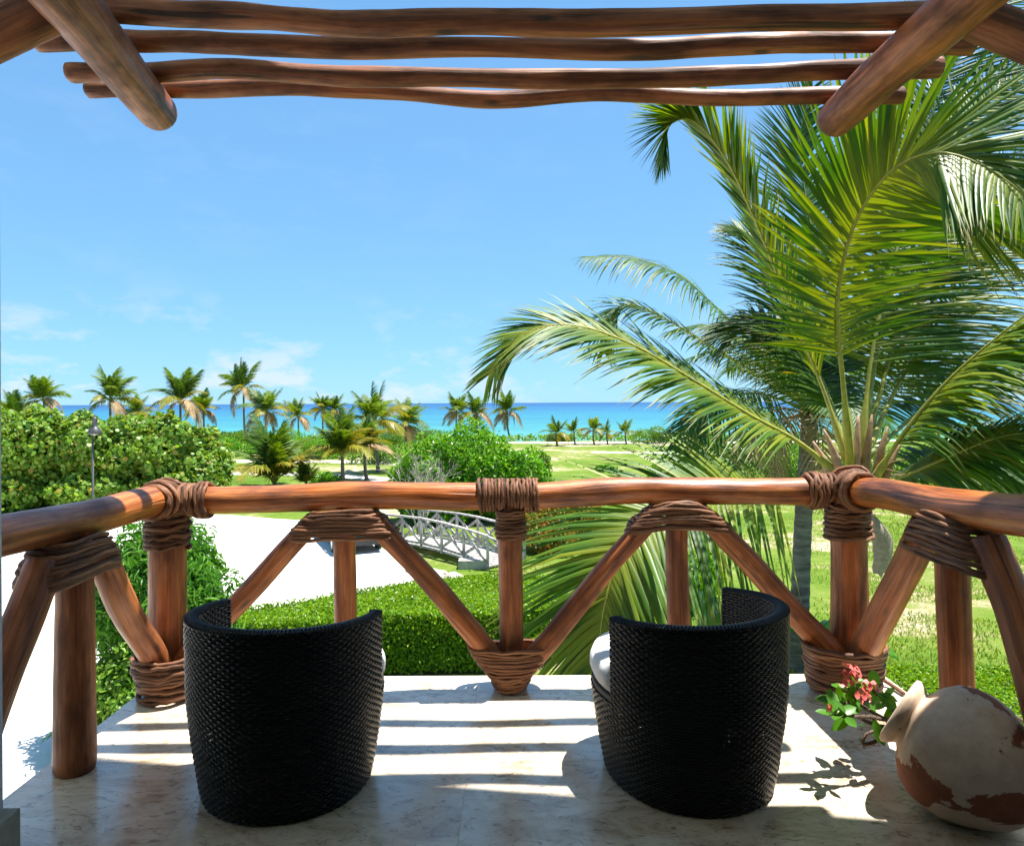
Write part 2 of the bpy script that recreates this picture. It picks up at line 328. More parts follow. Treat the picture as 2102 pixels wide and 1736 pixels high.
def build_ground():
    xs = sorted(set([-6000, -2500, -1000, -500, -300] + list(range(-220, 221, 11)) + [300, 500, 1000, 2500, 6000])); ys = sorted(set([-3000, -800, -200, -60, 0, 30, 60, 90, 100] + list(range(104, 176, 4)) + [190, 210]))
    V = [(x, y, gz(x, y)) for y in ys for x in xs]; nx = len(xs)
    F = [(j * nx + i, j * nx + i + 1, (j + 1) * nx + i + 1, (j + 1) * nx + i) for j in range(len(ys) - 1) for i in range(nx - 1)]
    tag(mo('ground', V, F, M_GROUND), kind='structure')
build_ground()
def sheet(name, poly, z, m, jit=.25, seed=1, step=1.0):
    V = []; n = len(poly); rng = random.Random(seed)
    for i in range(n):
        a = Vector(poly[i]); b = Vector(poly[(i + 1) % n]); k = max(1, int((b - a).length / step))
        for q in range(k):
            p = a.lerp(b, q / k); dx = mnoise.noise(Vector((p.x * .9, p.y * .9, seed))) * jit + rng.uniform(-.2, .2) * jit; dy = mnoise.noise(Vector((p.x * .9, p.y * .9, seed + 9))) * jit
            V.append((p.x + dx, p.y + dy, z))
    bm = bmesh.new(); vs = [bm.verts.new(v) for v in V]; f = bm.faces.new(vs)
    if f.normal.z < 0: f.normal_flip()
    bmesh.ops.triangulate(bm, faces=[f]); me = bpy.data.meshes.new(name); bm.to_mesh(me); bm.free(); me.materials.append(m)
    return tag(link(name, me), kind='structure')
sheet('driveway', [(-45, 37), (-15, 36.2), (-10.5, 34.2), (-8.2, 32), (-6.2, 29.8), (-4.6, 26.5), (-3.3, 23.5), (-3.0, 21), (-3.8, 19.2), (-7.2, 17.0), (-7.2, 14), (-6.7, 12), (-6.0, 10), (-5.2, 7), (-4, -4), (-45, -4)], GZ + .006, M_DRIVE, .3, 2)
def strip(name, pts, w, m, seed, zoff=.008):
    c = catmull([(p[0], p[1], 0) for p in pts], 24); fr = frames(c); rng = random.Random(seed)
    Lp = []; Rp = []
    for p, (t, n, bb) in zip(c, fr):
        s = Vector((-t.y, t.x, 0)).normalized(); ww = w * (1 + .35 * mnoise.noise(p * .2 + Vector((seed, 0, 0)))); Lp.append(p + s * ww / 2); Rp.append(p - s * ww / 2)
    V = [(p.x, p.y, gz(p.x, p.y) + zoff) for p in Lp + Rp]; k = len(c)
    F = [(i, k + i, k + i + 1, i + 1) for i in range(k - 1)]
    return tag(mo(name, V, F, m), kind='structure')
strip('sand_path', [(-12, 101), (0, 100), (12, 98), (25, 97), (45, 99), (80, 103)], 3.4, M_SAND, 1)
strip('sand_path', [(-60, 76), (-38, 74), (-28, 70), (-18, 69), (-10, 66), (-6, 60)], 3.2, M_SAND, 2)
strip('sand_path', [(-50, 62), (-34, 60), (-24, 58), (-15, 56), (-9, 52)], 2.4, M_SAND, 3)
strip('sand_path', [(-48, 103), (-40, 102), (-33, 100), (-27, 103)], 4.5, M_SAND, 4)
strip('sand_path', [(9, 80), (15, 78.5), (23, 77), (30, 76)], 2.2, M_SAND, 5)
def sea():
    m, nt, b, N = mat('sea_water'); t = N('ShaderNodeTexCoord'); s = N('ShaderNodeSeparateXYZ'); nt.links.new(t.outputs['Object'], s.inputs[0])
    n0 = N('ShaderNodeTexNoise', Scale=.006, Detail=5, Roughness=.6); mp0 = N('ShaderNodeMapping'); mp0.inputs['Scale'].default_value = (.5, 2.2, 1); nt.links.new(t.outputs['Object'], mp0.inputs[0]); nt.links.new(mp0.outputs[0], n0.inputs['Vector'])
    iv = N('ShaderNodeMath', operation='DIVIDE'); iv.inputs[0].default_value = 200.0; nt.links.new(s.outputs['Y'], iv.inputs[1])
    ad = N('ShaderNodeMath', operation='MULTIPLY_ADD'); ad.inputs[1].default_value = .5; ad.inputs[2].default_value = -.25; nt.links.new(n0.outputs['Fac'], ad.inputs[0])
    sm = N('ShaderNodeMath', operation='ADD'); nt.links.new(iv.outputs[0], sm.inputs[0]); nt.links.new(ad.outputs[0], sm.inputs[1])
    r = ramp(N, [(.04, (.022, .080, .20)), (.18, (.026, .125, .235)), (.38, (.032, .165, .235)), (.75, (.048, .21, .235)), (1.0, (.08, .27, .26))]); nt.links.new(sm.outputs[0], r.inputs[0])
    mp = N('ShaderNodeMapping'); mp.inputs['Scale'].default_value = (.05, .16, 1); nt.links.new(t.outputs['Object'], mp.inputs[0])
    n = N('ShaderNodeTexNoise', Scale=1.0, Detail=9, Roughness=.72); nt.links.new(mp.outputs[0], n.inputs['Vector'])
    r2 = ramp(N, [(.66, (0, 0, 0)), (.72, (.8, .8, .8))]); nt.links.new(n.outputs['Fac'], r2.inputs[0])
    r4 = ramp(N, [(.3, (.68, .72, .76)), (.7, (1.25, 1.2, 1.15))]); nt.links.new(n.outputs['Fac'], r4.inputs[0])
    mu = N('ShaderNodeMix', data_type='RGBA', blend_type='MULTIPLY'); mu.inputs['Factor'].default_value = 1; nt.links.new(r.outputs[0], mu.inputs['A']); nt.links.new(r4.outputs[0], mu.inputs['B'])
    mk = N('ShaderNodeMix', data_type='RGBA'); mk.inputs['B'].default_value = (.8, .86, .88, 1); nt.links.new(r2.outputs[0], mk.inputs['Factor']); nt.links.new(mu.outputs['Result'], mk.inputs['A'])
    nt.links.new(mk.outputs['Result'], b.inputs['Base Color']); b.inputs['Roughness'].default_value = .55; b.inputs['Specular IOR Level'].default_value = .12
    bp = N('ShaderNodeBump', Strength=.5, Distance=.6); nt.links.new(n.outputs['Fac'], bp.inputs['Height']); nt.links.new(bp.outputs[0], b.inputs['Normal'])
    z = GZ - 4.0; tag(mo('sea', [(-50000, 100, z), (50000, 100, z), (50000, 50000, z), (-50000, 50000, z)], [(0, 1, 2, 3)], m), kind='structure')
sea()

# ------------------------------------------------------------------ house shell
def house():
    h = empty('house', (0, 0, 0), 'white stucco house whose doorway jamb and stone plinth edge the picture', 'house')
    for s in (-1, 1):
        b = MB(); b.box((s * (1.447 + 2.6) + (.012 if s > 0 else 0), 1.87, -.6), (2.6, .13, 3.6)); b.build('wall', M_STUCCO, h)
        if s < 0: b = MB(); b.box((s * (1.400 + .16), 1.86, .15), (.16, .142, .15)); b.build('plinth', M_PLINTH, h)
        b = MB(); b.box((s * 3.6, -.9, 1.5), (.1, 2.6, 1.5)); b.build('side_wall', M_STUCCO, h)
    b = MB(); b.box((0, -3.6, 1.5), (3.7, .1, 1.5)); b.build('back_wall', M_CEIL, h)
    b = MB(); b.box((0, -.8, 3.07), (6.6, 2.8, .07)); b.build('ceiling', M_STUCCO, h)
    b = MB(); b.box((0, 1.87, 4.0), (6.6, .13, .86)); b.build('upper_wall', M_STUCCO, h)
    z = 5.0; Vp = [(-7, 4.40, z), (7, 2.28, z), (7, -3.7, z), (-7, -3.7, z)]; V = Vp + [(p[0], p[1], z + .16) for p in Vp]
    mo('roof', V, [(3, 2, 1, 0), (4, 5, 6, 7), (0, 1, 5, 4), (1, 2, 6, 5), (2, 3, 7, 6), (3, 0, 4, 7)], M_STUCCO, h, smooth=False)
    b = MB(); b.box((.04, 2.7, -2.28), (1.6, .68, 1.92)); b.build('balcony_base', M_STUCCO, h)
    return h
house()
def floor():
    X0, X1, Y0, Y1 = -1.87, 1.945, -3.5, 3.735
    b = MB(); b.box(((X0 + X1) / 2, (1.74 + Y1) / 2, -.1008), ((X1 - X0) / 2 - .004, (Y1 - 1.74) / 2 - .004, .10)); b.box((0, -.9, -.1008), (3.49, 2.63, .10))
    f = tag(b.build('balcony_floor', M_GROUT), kind='structure')
    xs = [X0, -1.16, -.185, .79, X1]; ys = [Y0, -2.4, -1.3, -.2, .9, 2.0, 2.84, Y1]; g = .0007
    for i in range(len(xs) - 1):
        for j in range(len(ys) - 1):
            a, c = xs[i] + g, xs[i + 1] - g; d, e = ys[j] + g, ys[j + 1] - g
            bm = bmesh.new(); bmesh.ops.create_cube(bm, size=1); me = bpy.data.meshes.new('tile')
            for v in bm.verts: v.co = (v.co.x * (c - a), v.co.y * (e - d), v.co.z * .006)
            bmesh.ops.bevel(bm, geom=[q for q in bm.edges if all(w.co.z > 0 for w in q.verts)], offset=.0006, segments=1, affect='EDGES')
            bm.to_mesh(me); bm.free(); me.materials.append(M_TILE)
            o = link('tile', me, f); o.location = ((a + c) / 2, (d + e) / 2, -.003)
    # skirt of the slab, facing the garden
    return f
floor()

# ------------------------------------------------------------------ pergola
def pergola():
    p = empty('pergola', (0, 3, 2.8), 'brown peeled log pergola overhead, four wavy beams on two rafters', 'pergola')
    log('rafter', P(328, 232, 3.52), (-1.36, 1.80, 2.76), .094, .098, p, M_BEAM, 1, .006, .03)
    log('rafter', P(1716, 246, 3.50), (1.52, 1.80, 2.78), .092, .098, p, M_BEAM, 2, .006, .03)
    q = 1.497
    def beam(pl, r, seed, d, wob=.018):
        pts = [P(x, y, d) for (x, y) in pl]; log('beam', pts[0], pts[-1], r, r, p, M_BEAM, seed, wob, .13, mids=pts[1:-1], nr=110)
    beam([(182, 184), (600, 186), (1050, 198), (1450, 194), (1857, 196)], .041, 3, 3.47)
    beam([(143, 150), (330, 148), (640, 152), (1051, 158), (1500, 148), (1935, 138)], .044, 4, 3.24)
    beam([(78, 88), (300, 82), (600, 96), (960, 104), (1400, 96), (1700, 90), (2003, 92)], .043, 5, 2.995)
    beam([(-60, 30), (220, 20), (500, 30), (800, 48), (1200, 46), (1650, 34), (2060, 28)], .049, 6, 2.765)
    log('brace', P(118, 16, 2.44), (-2.30, 2.28, 2.36), .078, .085, p, M_BEAM, 8, .005, .03)
    log('brace', P(1975, 24, 2.52), (2.30, 2.30, 2.36), .070, .080, p, M_BEAM, 9, .005, .03)
pergola()

# ------------------------------------------------------------------ railing
def coil(name, O, U, E1, E2, prof, turns, rr, parent, seed=0, ex=2.6, arch=0.0, jit=1.0, spt=30):
    """one vine wound round a bundle: prof = [(s, half width, half depth)...] along axis U"""
    O = Vector(O); U = Vector(U).normalized(); E1 = Vector(E1).normalized(); E2 = Vector(E2).normalized(); rng = random.Random(seed)
    n = turns * spt; pts = []; rad = []
    jit = jit * 1.35; tj = [rng.uniform(-1, 1) for _ in range(turns + 2)]; wj = [rng.uniform(-1, 1) for _ in range(turns + 2)]
    for i in range(n + 1):
        f = i / n; th = 2 * math.pi * i / spt; k = f * (len(prof) - 1); a = min(int(k), len(prof) - 2); w = k - a
        s, hw, hd = [prof[a][j] * (1 - w) + prof[a + 1][j] * w for j in range(3)]
        ti = i / spt; t0 = int(ti); ff = ti - t0; jj = tj[t0] * (1 - ff) + tj[min(t0 + 1, turns)] * ff; jw = wj[t0] * (1 - ff) + wj[min(t0 + 1, turns)] * ff
        c, q = math.cos(th), math.sin(th); x = math.copysign(abs(c) ** (2 / ex), c); y = math.copysign(abs(q) ** (2 / ex), q)
        nz_ = mnoise.noise(Vector((x * 2.3, y * 2.3, ti * 1.3 + seed * 5)))
        pts.append(O + U * (s + arch * (1 - x * x) + rr * .35 * jj * jit + rr * .8 * nz_ * jit) + E1 * x * (hw + rr * (.45 * jw + .5 * nz_) * jit) + E2 * y * (hd + rr * .4 * jw * jit))
        rad.append(rr * (1 + .30 * mnoise.noise(Vector((ti * 3.1, seed, 1)))))
    V, F, L = tube(pts, rad, 8)
    L = [(l[0] + seed, l[1], l[2]) for l in L]
    return mo(name, V, F, M_VINE, parent, lc=L)
def railing():
    r = empty('balcony_railing', (0, 3.57, 0), 'varnished log railing with V braces lashed by dark vines round the balcony', 'railing')
    Yf = 3.57; XL, XR = -1.745, 1.695
    Z = (0, 0, 1); Xa = (1, 0, 0); Ya = (0, 1, 0)
    # handrails
    log('handrail', (XL + .02, Yf, .955), (XR - .02, Yf, .990), .068, .066, r, M_RAIL, 11, .012, .10, nr=130, mids=[(-.85, Yf, .958), (-.02, Yf, .974), (.84, Yf, .984)], seg=26)
    log('handrail', (XL, Yf + .05, .965), (-1.775, 2.0, .985), .072, .075, r, M_RAIL, 12, .008, .06)
    log('handrail', (XR, Yf + .05, .990), (1.755, 2.0, 1.065), .070, .076, r, M_RAIL, 13, .008, .07)
    # posts
    log('post', (XL, Yf, 0), (XL, Yf, .92), .094, .090, r, M_POST, 21, .004, .04)
    log('post', (-.008, Yf, 0), (-.012, Yf, .93), .060, .062, r, M_POST, 22, .004, .05)
    log('post', (XR + .005, Yf, 0), (XR, Yf, .94), .094, .086, r, M_POST, 23, .004, .04)
    for i, (s, X, z) in enumerate(((-1, -1.765, .93), (1, 1.75, 1.0))):
        log('post', (X, 2.04, 0), (X, 2.04, z), .085, .085, r, M_POST, 24 + i, .004, .04)
    # middle uprights
    log('upright', (-.845, Yf, 0), (-.850, Yf, .90), .060, .054, r, M_POST, 31, .004, .05)
    log('upright', (.845, Yf, 0), (.828, Yf, .915), .058, .054, r, M_POST, 32, .004, .05)
    log('upright', (-1.735, 2.79, 0), (-1.735, 2.79, .905), .076, .066, r, M_POST, 33, .006, .05)
    log('upright', (1.735, 2.74, 0), (1.715, 2.76, .95), .062, .060, r, M_POST, 34, .004, .05)
    # braces
    dy = -.035
    def br(a, b, seed, r0=.056, r1=.052, wob=.014): log('brace', a, b, r0, r1, r, M_POST, seed, wob, .07)
    br((XL + .03, Yf + dy, .08), (-1.00, Yf + dy, .85), 41); br((-.045, Yf + dy, .09), (-.69, Yf + dy, .85), 42)
    br((.03, Yf + dy, .09), (.69, Yf + dy, .86), 43, .055, .05); br((XR - .02, Yf + dy, .10), (.975, Yf + dy, .86), 44, .062, .055)
    br((XL + .005, 3.50, .08), (-1.73, 2.93, .86), 45, .064, .062, .02); br((-1.75, 2.16, .12), (-1.735, 2.62, .86), 46, .066, .064)
    br((XR - .0, 3.50, .10), (1.72, 2.93, .93), 47, .066, .066); br((1.75, 2.16, .12), (1.725, 2.57, .94), 48, .066, .062)
    # lashings -------------------------------------------------
    rr = .0095
    for (x, z, w) in ((-.02, .974, .150),):
        coil('lashing', (x, Yf, z), Xa, Ya, Z, [(-w, .080, .080), (w, .080, .080)], 19, .0082, r, 1, 2.0, spt=24)
        coil('lashing', (x + .01, Yf, .0), Z, Xa, Ya, [(.745, .068, .068), (.90, .074, .070)], 10, .0095, r, 2, 2.0, spt=24)
    for (x, z, zs, s) in ((XL, .958, .0, 1), (XR, .990, .03, -1)):
        coil('lashing', (x + s * .05, Yf, z), Xa, Ya, Z, [(s * .035, .082, .082), (s * .165, .080, .080)], 8, .0098, r, 3 + s, 2.0, spt=24, jit=1.6)
        coil('lashing', (x, Yf - .06, z + .008), (0, -1, 0), Xa, Z, [(-.03, .088, .088), (.10, .088, .086)], 7, .012, r, 7 + s, 2.0, spt=24, jit=2.0)
        coil('lashing', (x, Yf, 0), Z, Xa, Ya, [(.715 + zs, .102, .104), (.895 + zs, .100, .104)], 9, .0105, r, 11 + s, 2.1, spt=26, jit=1.3)
    # loose diagonal turns over the corner joints
    for (x, z, s) in ((XL, .958, 1), (XR, .99, -1)):
        coil('lashing', (x, Yf - .02, z), (s * .5, -.6, .55), (s * .86, .35, -.4), (0, .68, .74), [(-.03, .105, .120), (.04, .115, .112)], 3, .010, r, 16 + s, 2.0, spt=26, jit=2.2)
    # top of the Vs
    coil('lashing', (-.845, Yf - .01, 0), Z, Xa, Ya, [(.752, .275, .098), (.80, .262, .098), (.85, .215, .096), (.905, .150, .085)], 9, rr, r, 21, 3.6, .014)
    coil('lashing', (.832, Yf - .01, 0), Z, Xa, Ya, [(.775, .262, .098), (.82, .245, .098), (.87, .200, .096), (.918, .120, .085)], 9, rr, r, 22, 3.2, .036)
    coil('lashing', (-1.735, 2.775, 0), Z, Ya, Xa, [(.750, .250, .102), (.80, .238, .102), (.86, .195, .10), (.920, .125, .09)], 10, rr, r, 23, 3.2, .02)
    coil('lashing', (1.722, 2.755, 0), Z, Ya, Xa, [(.800, .262, .105), (.86, .240, .105), (.92, .20, .10), (.985, .120, .09)], 10, rr, r, 24, 3.2, .02)
    # feet of the Vs
    coil('lashing', (-.015, Yf - .01, 0), Z, Xa, Ya, [(.015, .072, .085), (.07, .100, .096), (.13, .150, .100), (.18, .190, .102), (.225, .215, .102)], 14, rr, r, 25, 2.6, -.01)
    coil('lashing', (XL + .045, Yf - .075, 0), Z, Xa, Ya, [(.012, .128, .132), (.08, .134, .140), (.14, .146, .152), (.21, .160, .165)], 12, .0108, r, 26, 2.3, 0, jit=1.5)
    coil('lashing', (XR - .065, Yf - .080, 0), Z, Xa, Ya, [(.012, .150, .140), (.09, .160, .148), (.17, .172, .158), (.245, .184, .168)], 13, .0108, r, 27, 2.4, 0, jit=1.5)
    # a vine end trailing on the floor beside the right corner
    b = MB(); b.tube(catmull([(1.78, 3.50, .05), (1.83, 3.56, .05), (1.885, 3.55, .022), (1.90, 3.44, .014)], 14), .010, 7); b.build('vine_end', M_VINE, r, True)
    b = MB(); b.tube(catmull([(1.60, 3.47, .99), (1.66, 3.50, 1.085), (1.74, 3.52, 1.09), (1.79, 3.45, 1.03)], 14), .009, 7); b.build('vine_end', M_VINE, r, True)
railing()

# ------------------------------------------------------------------ wicker chairs
def chair_parts():
    HWX, HWY = .355, .345
    def plan(th, z):                     # th = 0 straight back (-y), going round; returns point on outer skin
        k = .845 + .155 * min(1, (z / .36)) ** .75 if z < .36 else 1.0 + .012 * (z - .36) / .3
        c_ = math.cos(th); return Vector((math.sin(th) * HWX * k, -c_ * (HWY if c_ > 0 else .425) * k, z))
    def rim(th): return .675 - .03 * (abs(th) / R(102)) ** 2
    SPAN = R(102); NST = 120
    cell = 2 * math.pi / NST
    def strands(th0, th1, z0, ztop, inset, mb):
        dz = .0112; row = 0; z = z0
        while z < .70:
            n = int(round((th1 - th0) / cell)) * 3; run = []
            for i in range(n + 1):
                th = th0 + (th1 - th0) * i / n
                if z < ztop(th) - .008:
                    run.append((th, i))
                else:
                    if len(run) > 3: emit(run, z, row, inset, mb)
                    run = []
            if len(run) > 3: emit(run, z, row, inset, mb)
            z += dz; row += 1
    def emit(run, z, row, inset, mb):
        V = []; F = []
        for th, i in run:
            off = .0027 * math.cos(math.pi * (i / 3.0) + math.pi * row) + .0022 * mnoise.noise(Vector((th * 3, z * 9, row * .31))); p = plan(th, z); nrm = Vector((p.x, p.y, 0)).normalized()
            c = p - nrm * inset + nrm * off; h = .0060; t = .0018
            V += [c + nrm * t * .2 + Vector((0, 0, h)), c + nrm * t, c + nrm * t * .2 - Vector((0, 0, h)), c - nrm * t]
        for k in range(len(run) - 1):
            a = k * 4
            for q in range(4): F.append((a + q, a + 4 + q, a + 4 + (q + 1) % 4, a + (q + 1) % 4))
        mb.add(V, F)
    def stakes(th0, th1, z0, ztop, inset, mb):
        n = int(round((th1 - th0) / cell))
        for i in range(n + 1):
            th = th0 + (th1 - th0) * (i + .0) / n; pts = []
            for k in range(6):
                z = z0 + (ztop(th) - z0) * k / 5; p = plan(th, z); nr_ = Vector((p.x, p.y, 0)).normalized(); pts.append(p - nr_ * inset)
            mb.tube(pts, .0045, 4, cap=False)
    drum_top = lambda th: .335
    shell = MB(); strands(-SPAN, SPAN, .012, rim, 0, shell); stakes(-SPAN, SPAN, .004, rim, .004, shell)
    strands(-SPAN, SPAN, .33, rim, .046, shell); stakes(-SPAN, SPAN, .33, rim, .044, shell)
    base = MB(); strands(SPAN, 2 * math.pi - SPAN, .012, drum_top, 0, base); stakes(SPAN, 2 * math.pi - SPAN, .004, drum_top, .004, base)
    rimb = MB(); n = 190
    for i in range(n + 1):               # braided strands lying across the rim, slanted
        th = -SPAN + 2 * SPAN * i / n; pts = []
        for k in range(7):
            f = k / 6; tt = th + (f - .5) * .05 * (1 if i % 2 else -1); tt = max(-SPAN, min(SPAN, tt)); p = plan(tt, rim(tt) - .008); nr_ = Vector((p.x, p.y, 0)).normalized()
            pts.append(p - nr_ * (-.003 + .050 * f) + Vector((0, 0, .011 * math.sin(math.pi * f) + (.002 if i % 2 else 0))))
        rimb.tube(pts, .0045, 5)
    for s in (-1, 1):                    # closed arm ends
        th = s * SPAN; z = .345
        while z < rim(th):
            p = plan(th, z); nr_ = Vector((p.x, p.y, 0)).normalized(); tg = Vector((nr_.y, -nr_.x, 0)) * s
            pts = [p - nr_ * (.048 * k / 4) - tg * (.009 * math.sin(math.pi * k / 4)) for k in range(5)]
            rimb.tube([p + Vector((0, 0, 0)) for p in pts], .0064, 5); z += .0125
    feet = []
    for a in (45, 135, 225, 315):
        p = plan(R(a), .01) * .86; fb = MB(); fb.lathe([(.0, 0.0), (.016, 0.0), (.016, .02), (0, .02)], (p.x, p.y, 0), 10); feet.append(('foot', fb, M_BAND, True))
    # cushion (rounded slab filling the tub and swelling over the front edge)
    cu = MB(); NS = 48; prof = [(.0, .352), (.85, .352), (.96, .362), (1.0, .395), (1.0, .425), (.965, .455), (.86, .470), (.5, .476), (.0, .477)]
    V = []; F = []
    for (f, z) in prof:
        for k in range(NS):
            th = 2 * math.pi * k / NS; back = max(0, math.cos(th)); front = abs((th + math.pi) % (2 * math.pi) - math.pi) > SPAN - .05
            rx, ry = (.300, .292); g = 1.19 if front else 1.0
            c_ = math.cos(th); x = math.sin(th) * rx * f * g; y = -c_ * (ry if c_ > 0 else .36) * f * g
            V.append((x, y, z + .006 * mnoise.noise(Vector((x * 6, y * 6, 0)))))
    for i in range(len(prof) - 1):
        for k in range(NS): F.append((i * NS + k, i * NS + (k + 1) % NS, (i + 1) * NS + (k + 1) % NS, (i + 1) * NS + k))
    cu.add(V, F)
    bd = MB(); bd.lathe([(.0, .338), (.338, .338), (.350, .330), (.350, .352), (.338, .356), (.0, .356)], (0, 0, 0), 48)
    bd.V = [(v[0], v[1] * (.975 if v[1] < 0 else 1.20), v[2]) for v in bd.V]
    bd2 = []; 
    out = []
    for nm, b, m, sm in (('woven_back', shell, M_WICKER, True), ('woven_base', base, M_WICKER, True), ('rim', rimb, M_WICKER, True), ('seat_cushion', cu, M_CUSH, True), ('seat_band', bd, M_BAND, False)) + tuple(feet):
        out.append((nm, mkmesh(nm, b.V, b.F, m, smooth=sm)))
    return out
CH = chair_parts()
def chair(loc, rz, label):
    c = empty('wicker_tub_chair', loc, label, 'chair', 'wicker tub chairs on the balcony'); c.rotation_euler = (0, 0, rz)
    for nm, me in CH: link(nm, me, c)
chair((-.865, 2.70, 0), R(-14), 'black wicker tub chair standing nearest the left corner, cushion peeking out at right')
chair((.690, 2.735, 0), R(37), 'black wicker tub chair beside the clay jar, white cushion showing at left')

# ------------------------------------------------------------------ jar and thorny plant
def jarmat():
    m, nt, b, N = mat('chipped_whitewash_clay'); t = N('ShaderNodeTexCoord')
    n = N('ShaderNodeTexNoise', Scale=3.1, Detail=9, Roughness=.62, Distortion=.5); nt.links.new(t.outputs['Object'], n.inputs['Vector'])
    sz = N('ShaderNodeSeparateXYZ'); nt.links.new(t.outputs['Object'], sz.inputs[0]); zr = ramp(N, [(.05, (0, 0, 0)), (.12, (.16, .16, .16)), (.17, (.16, .16, .16)), (.25, (0, 0, 0))]); nt.links.new(sz.outputs['Z'], zr.inputs[0])
    zs = N('ShaderNodeMath', operation='ADD'); nt.links.new(n.outputs['Fac'], zs.inputs[0]); nt.links.new(zr.outputs[0], zs.inputs[1])
    r = ramp(N, [(.565, (0, 0, 0)), (.578, (1, 1, 1))]); nt.links.new(zs.outputs[0], r.inputs[0])
    n2 = N('ShaderNodeTexNoise', Scale=16, Detail=7, Roughness=.7); nt.links.new(t.outputs['Object'], n2.inputs['Vector'])
    ra = ramp(N, [(.3, (.56, .39, .27)), (.7, (.76, .59, .44))]); nt.links.new(n2.outputs['Fac'], ra.inputs[0])
    rb = ramp(N, [(.3, (.22, .065, .03)), (.7, (.36, .12, .055))]); nt.links.new(n2.outputs['Fac'], rb.inputs[0])
    mx = N('ShaderNodeMix', data_type='RGBA'); nt.links.new(r.outputs[0], mx.inputs['Factor']); nt.links.new(ra.outputs[0], mx.inputs['A']); nt.links.new(rb.outputs[0], mx.inputs['B'])
    nt.links.new(mx.outputs['Result'], b.inputs['Base Color']); b.inputs['Roughness'].default_value = .85
    bp = N('ShaderNodeBump', Strength=.35, Distance=.004, invert=True); nt.links.new(r.outputs[0], bp.inputs['Height']); nt.links.new(bp.outputs[0], b.inputs['Normal'])
    return m
M_JAR = jarmat()
JM = Vector((1.405, 2.585, .315)); JB = Vector((1.715, 2.315, .105))
def jar():
    ax = (JB - JM).normalized(); q = ax.to_track_quat('Z', 'Y').to_matrix()
    prof = [(.085, .005), (.108, -.002), (.126, .002), (.132, .014), (.124, .030), (.108, .044), (.104, .052), (.118, .062), (.155, .078), (.196, .112), (.220, .160), (.229, .215), (.222, .270), (.196, .330), (.160, .390), (.120, .435), (.088, .455), (.0, .458)]
    j = empty('clay_jar', (JM.x, JM.y, 0), 'round clay jar with chipped whitewash lying tilted at the right edge', 'jar')
    b = MB(); b.lathe(prof[5:], JM, 56, q); b.build('body', M_JAR, j, True)
    b = MB(); b.lathe([(.080, .06), (.078, .02)] + prof[:6], JM, 48, q); b.build('lip', M_JAR, j, True)
    b = MB(); b.lathe([(.0, .045), (.094, .045)], JM, 30, q); b.build('soil', simple('potting_soil', (.05, .033, .02), .95, nscale=40), j)
    return q
JQ = jar()
def leaf_blade(mb, o, d, n, L, W, mi=0, cup=.15, sec=4):
    """an obovate leaf: base o, direction d, face normal n"""
    d = d.normalized(); n = (n - d * n.dot(d)).normalized(); s = d.cross(n); V = []; F = []
    prof = [.10, .55, .95, .85, .05] if sec == 4 else [.3, 1, .05]
    k = len(prof)
    for i, w in enumerate(prof):
        f = i / (k - 1); c = o + d * L * f - n * cup * L * f * f
        V += [c - s * W * w / 2 + n * W * .12 * w, c, c + s * W * w / 2 + n * W * .12 * w]
    for i in range(k - 1):
        a = i * 3; F += [(a, a + 1, a + 4, a + 3), (a + 1, a + 2, a + 5, a + 4)]
    mb.add(V, F, mi)
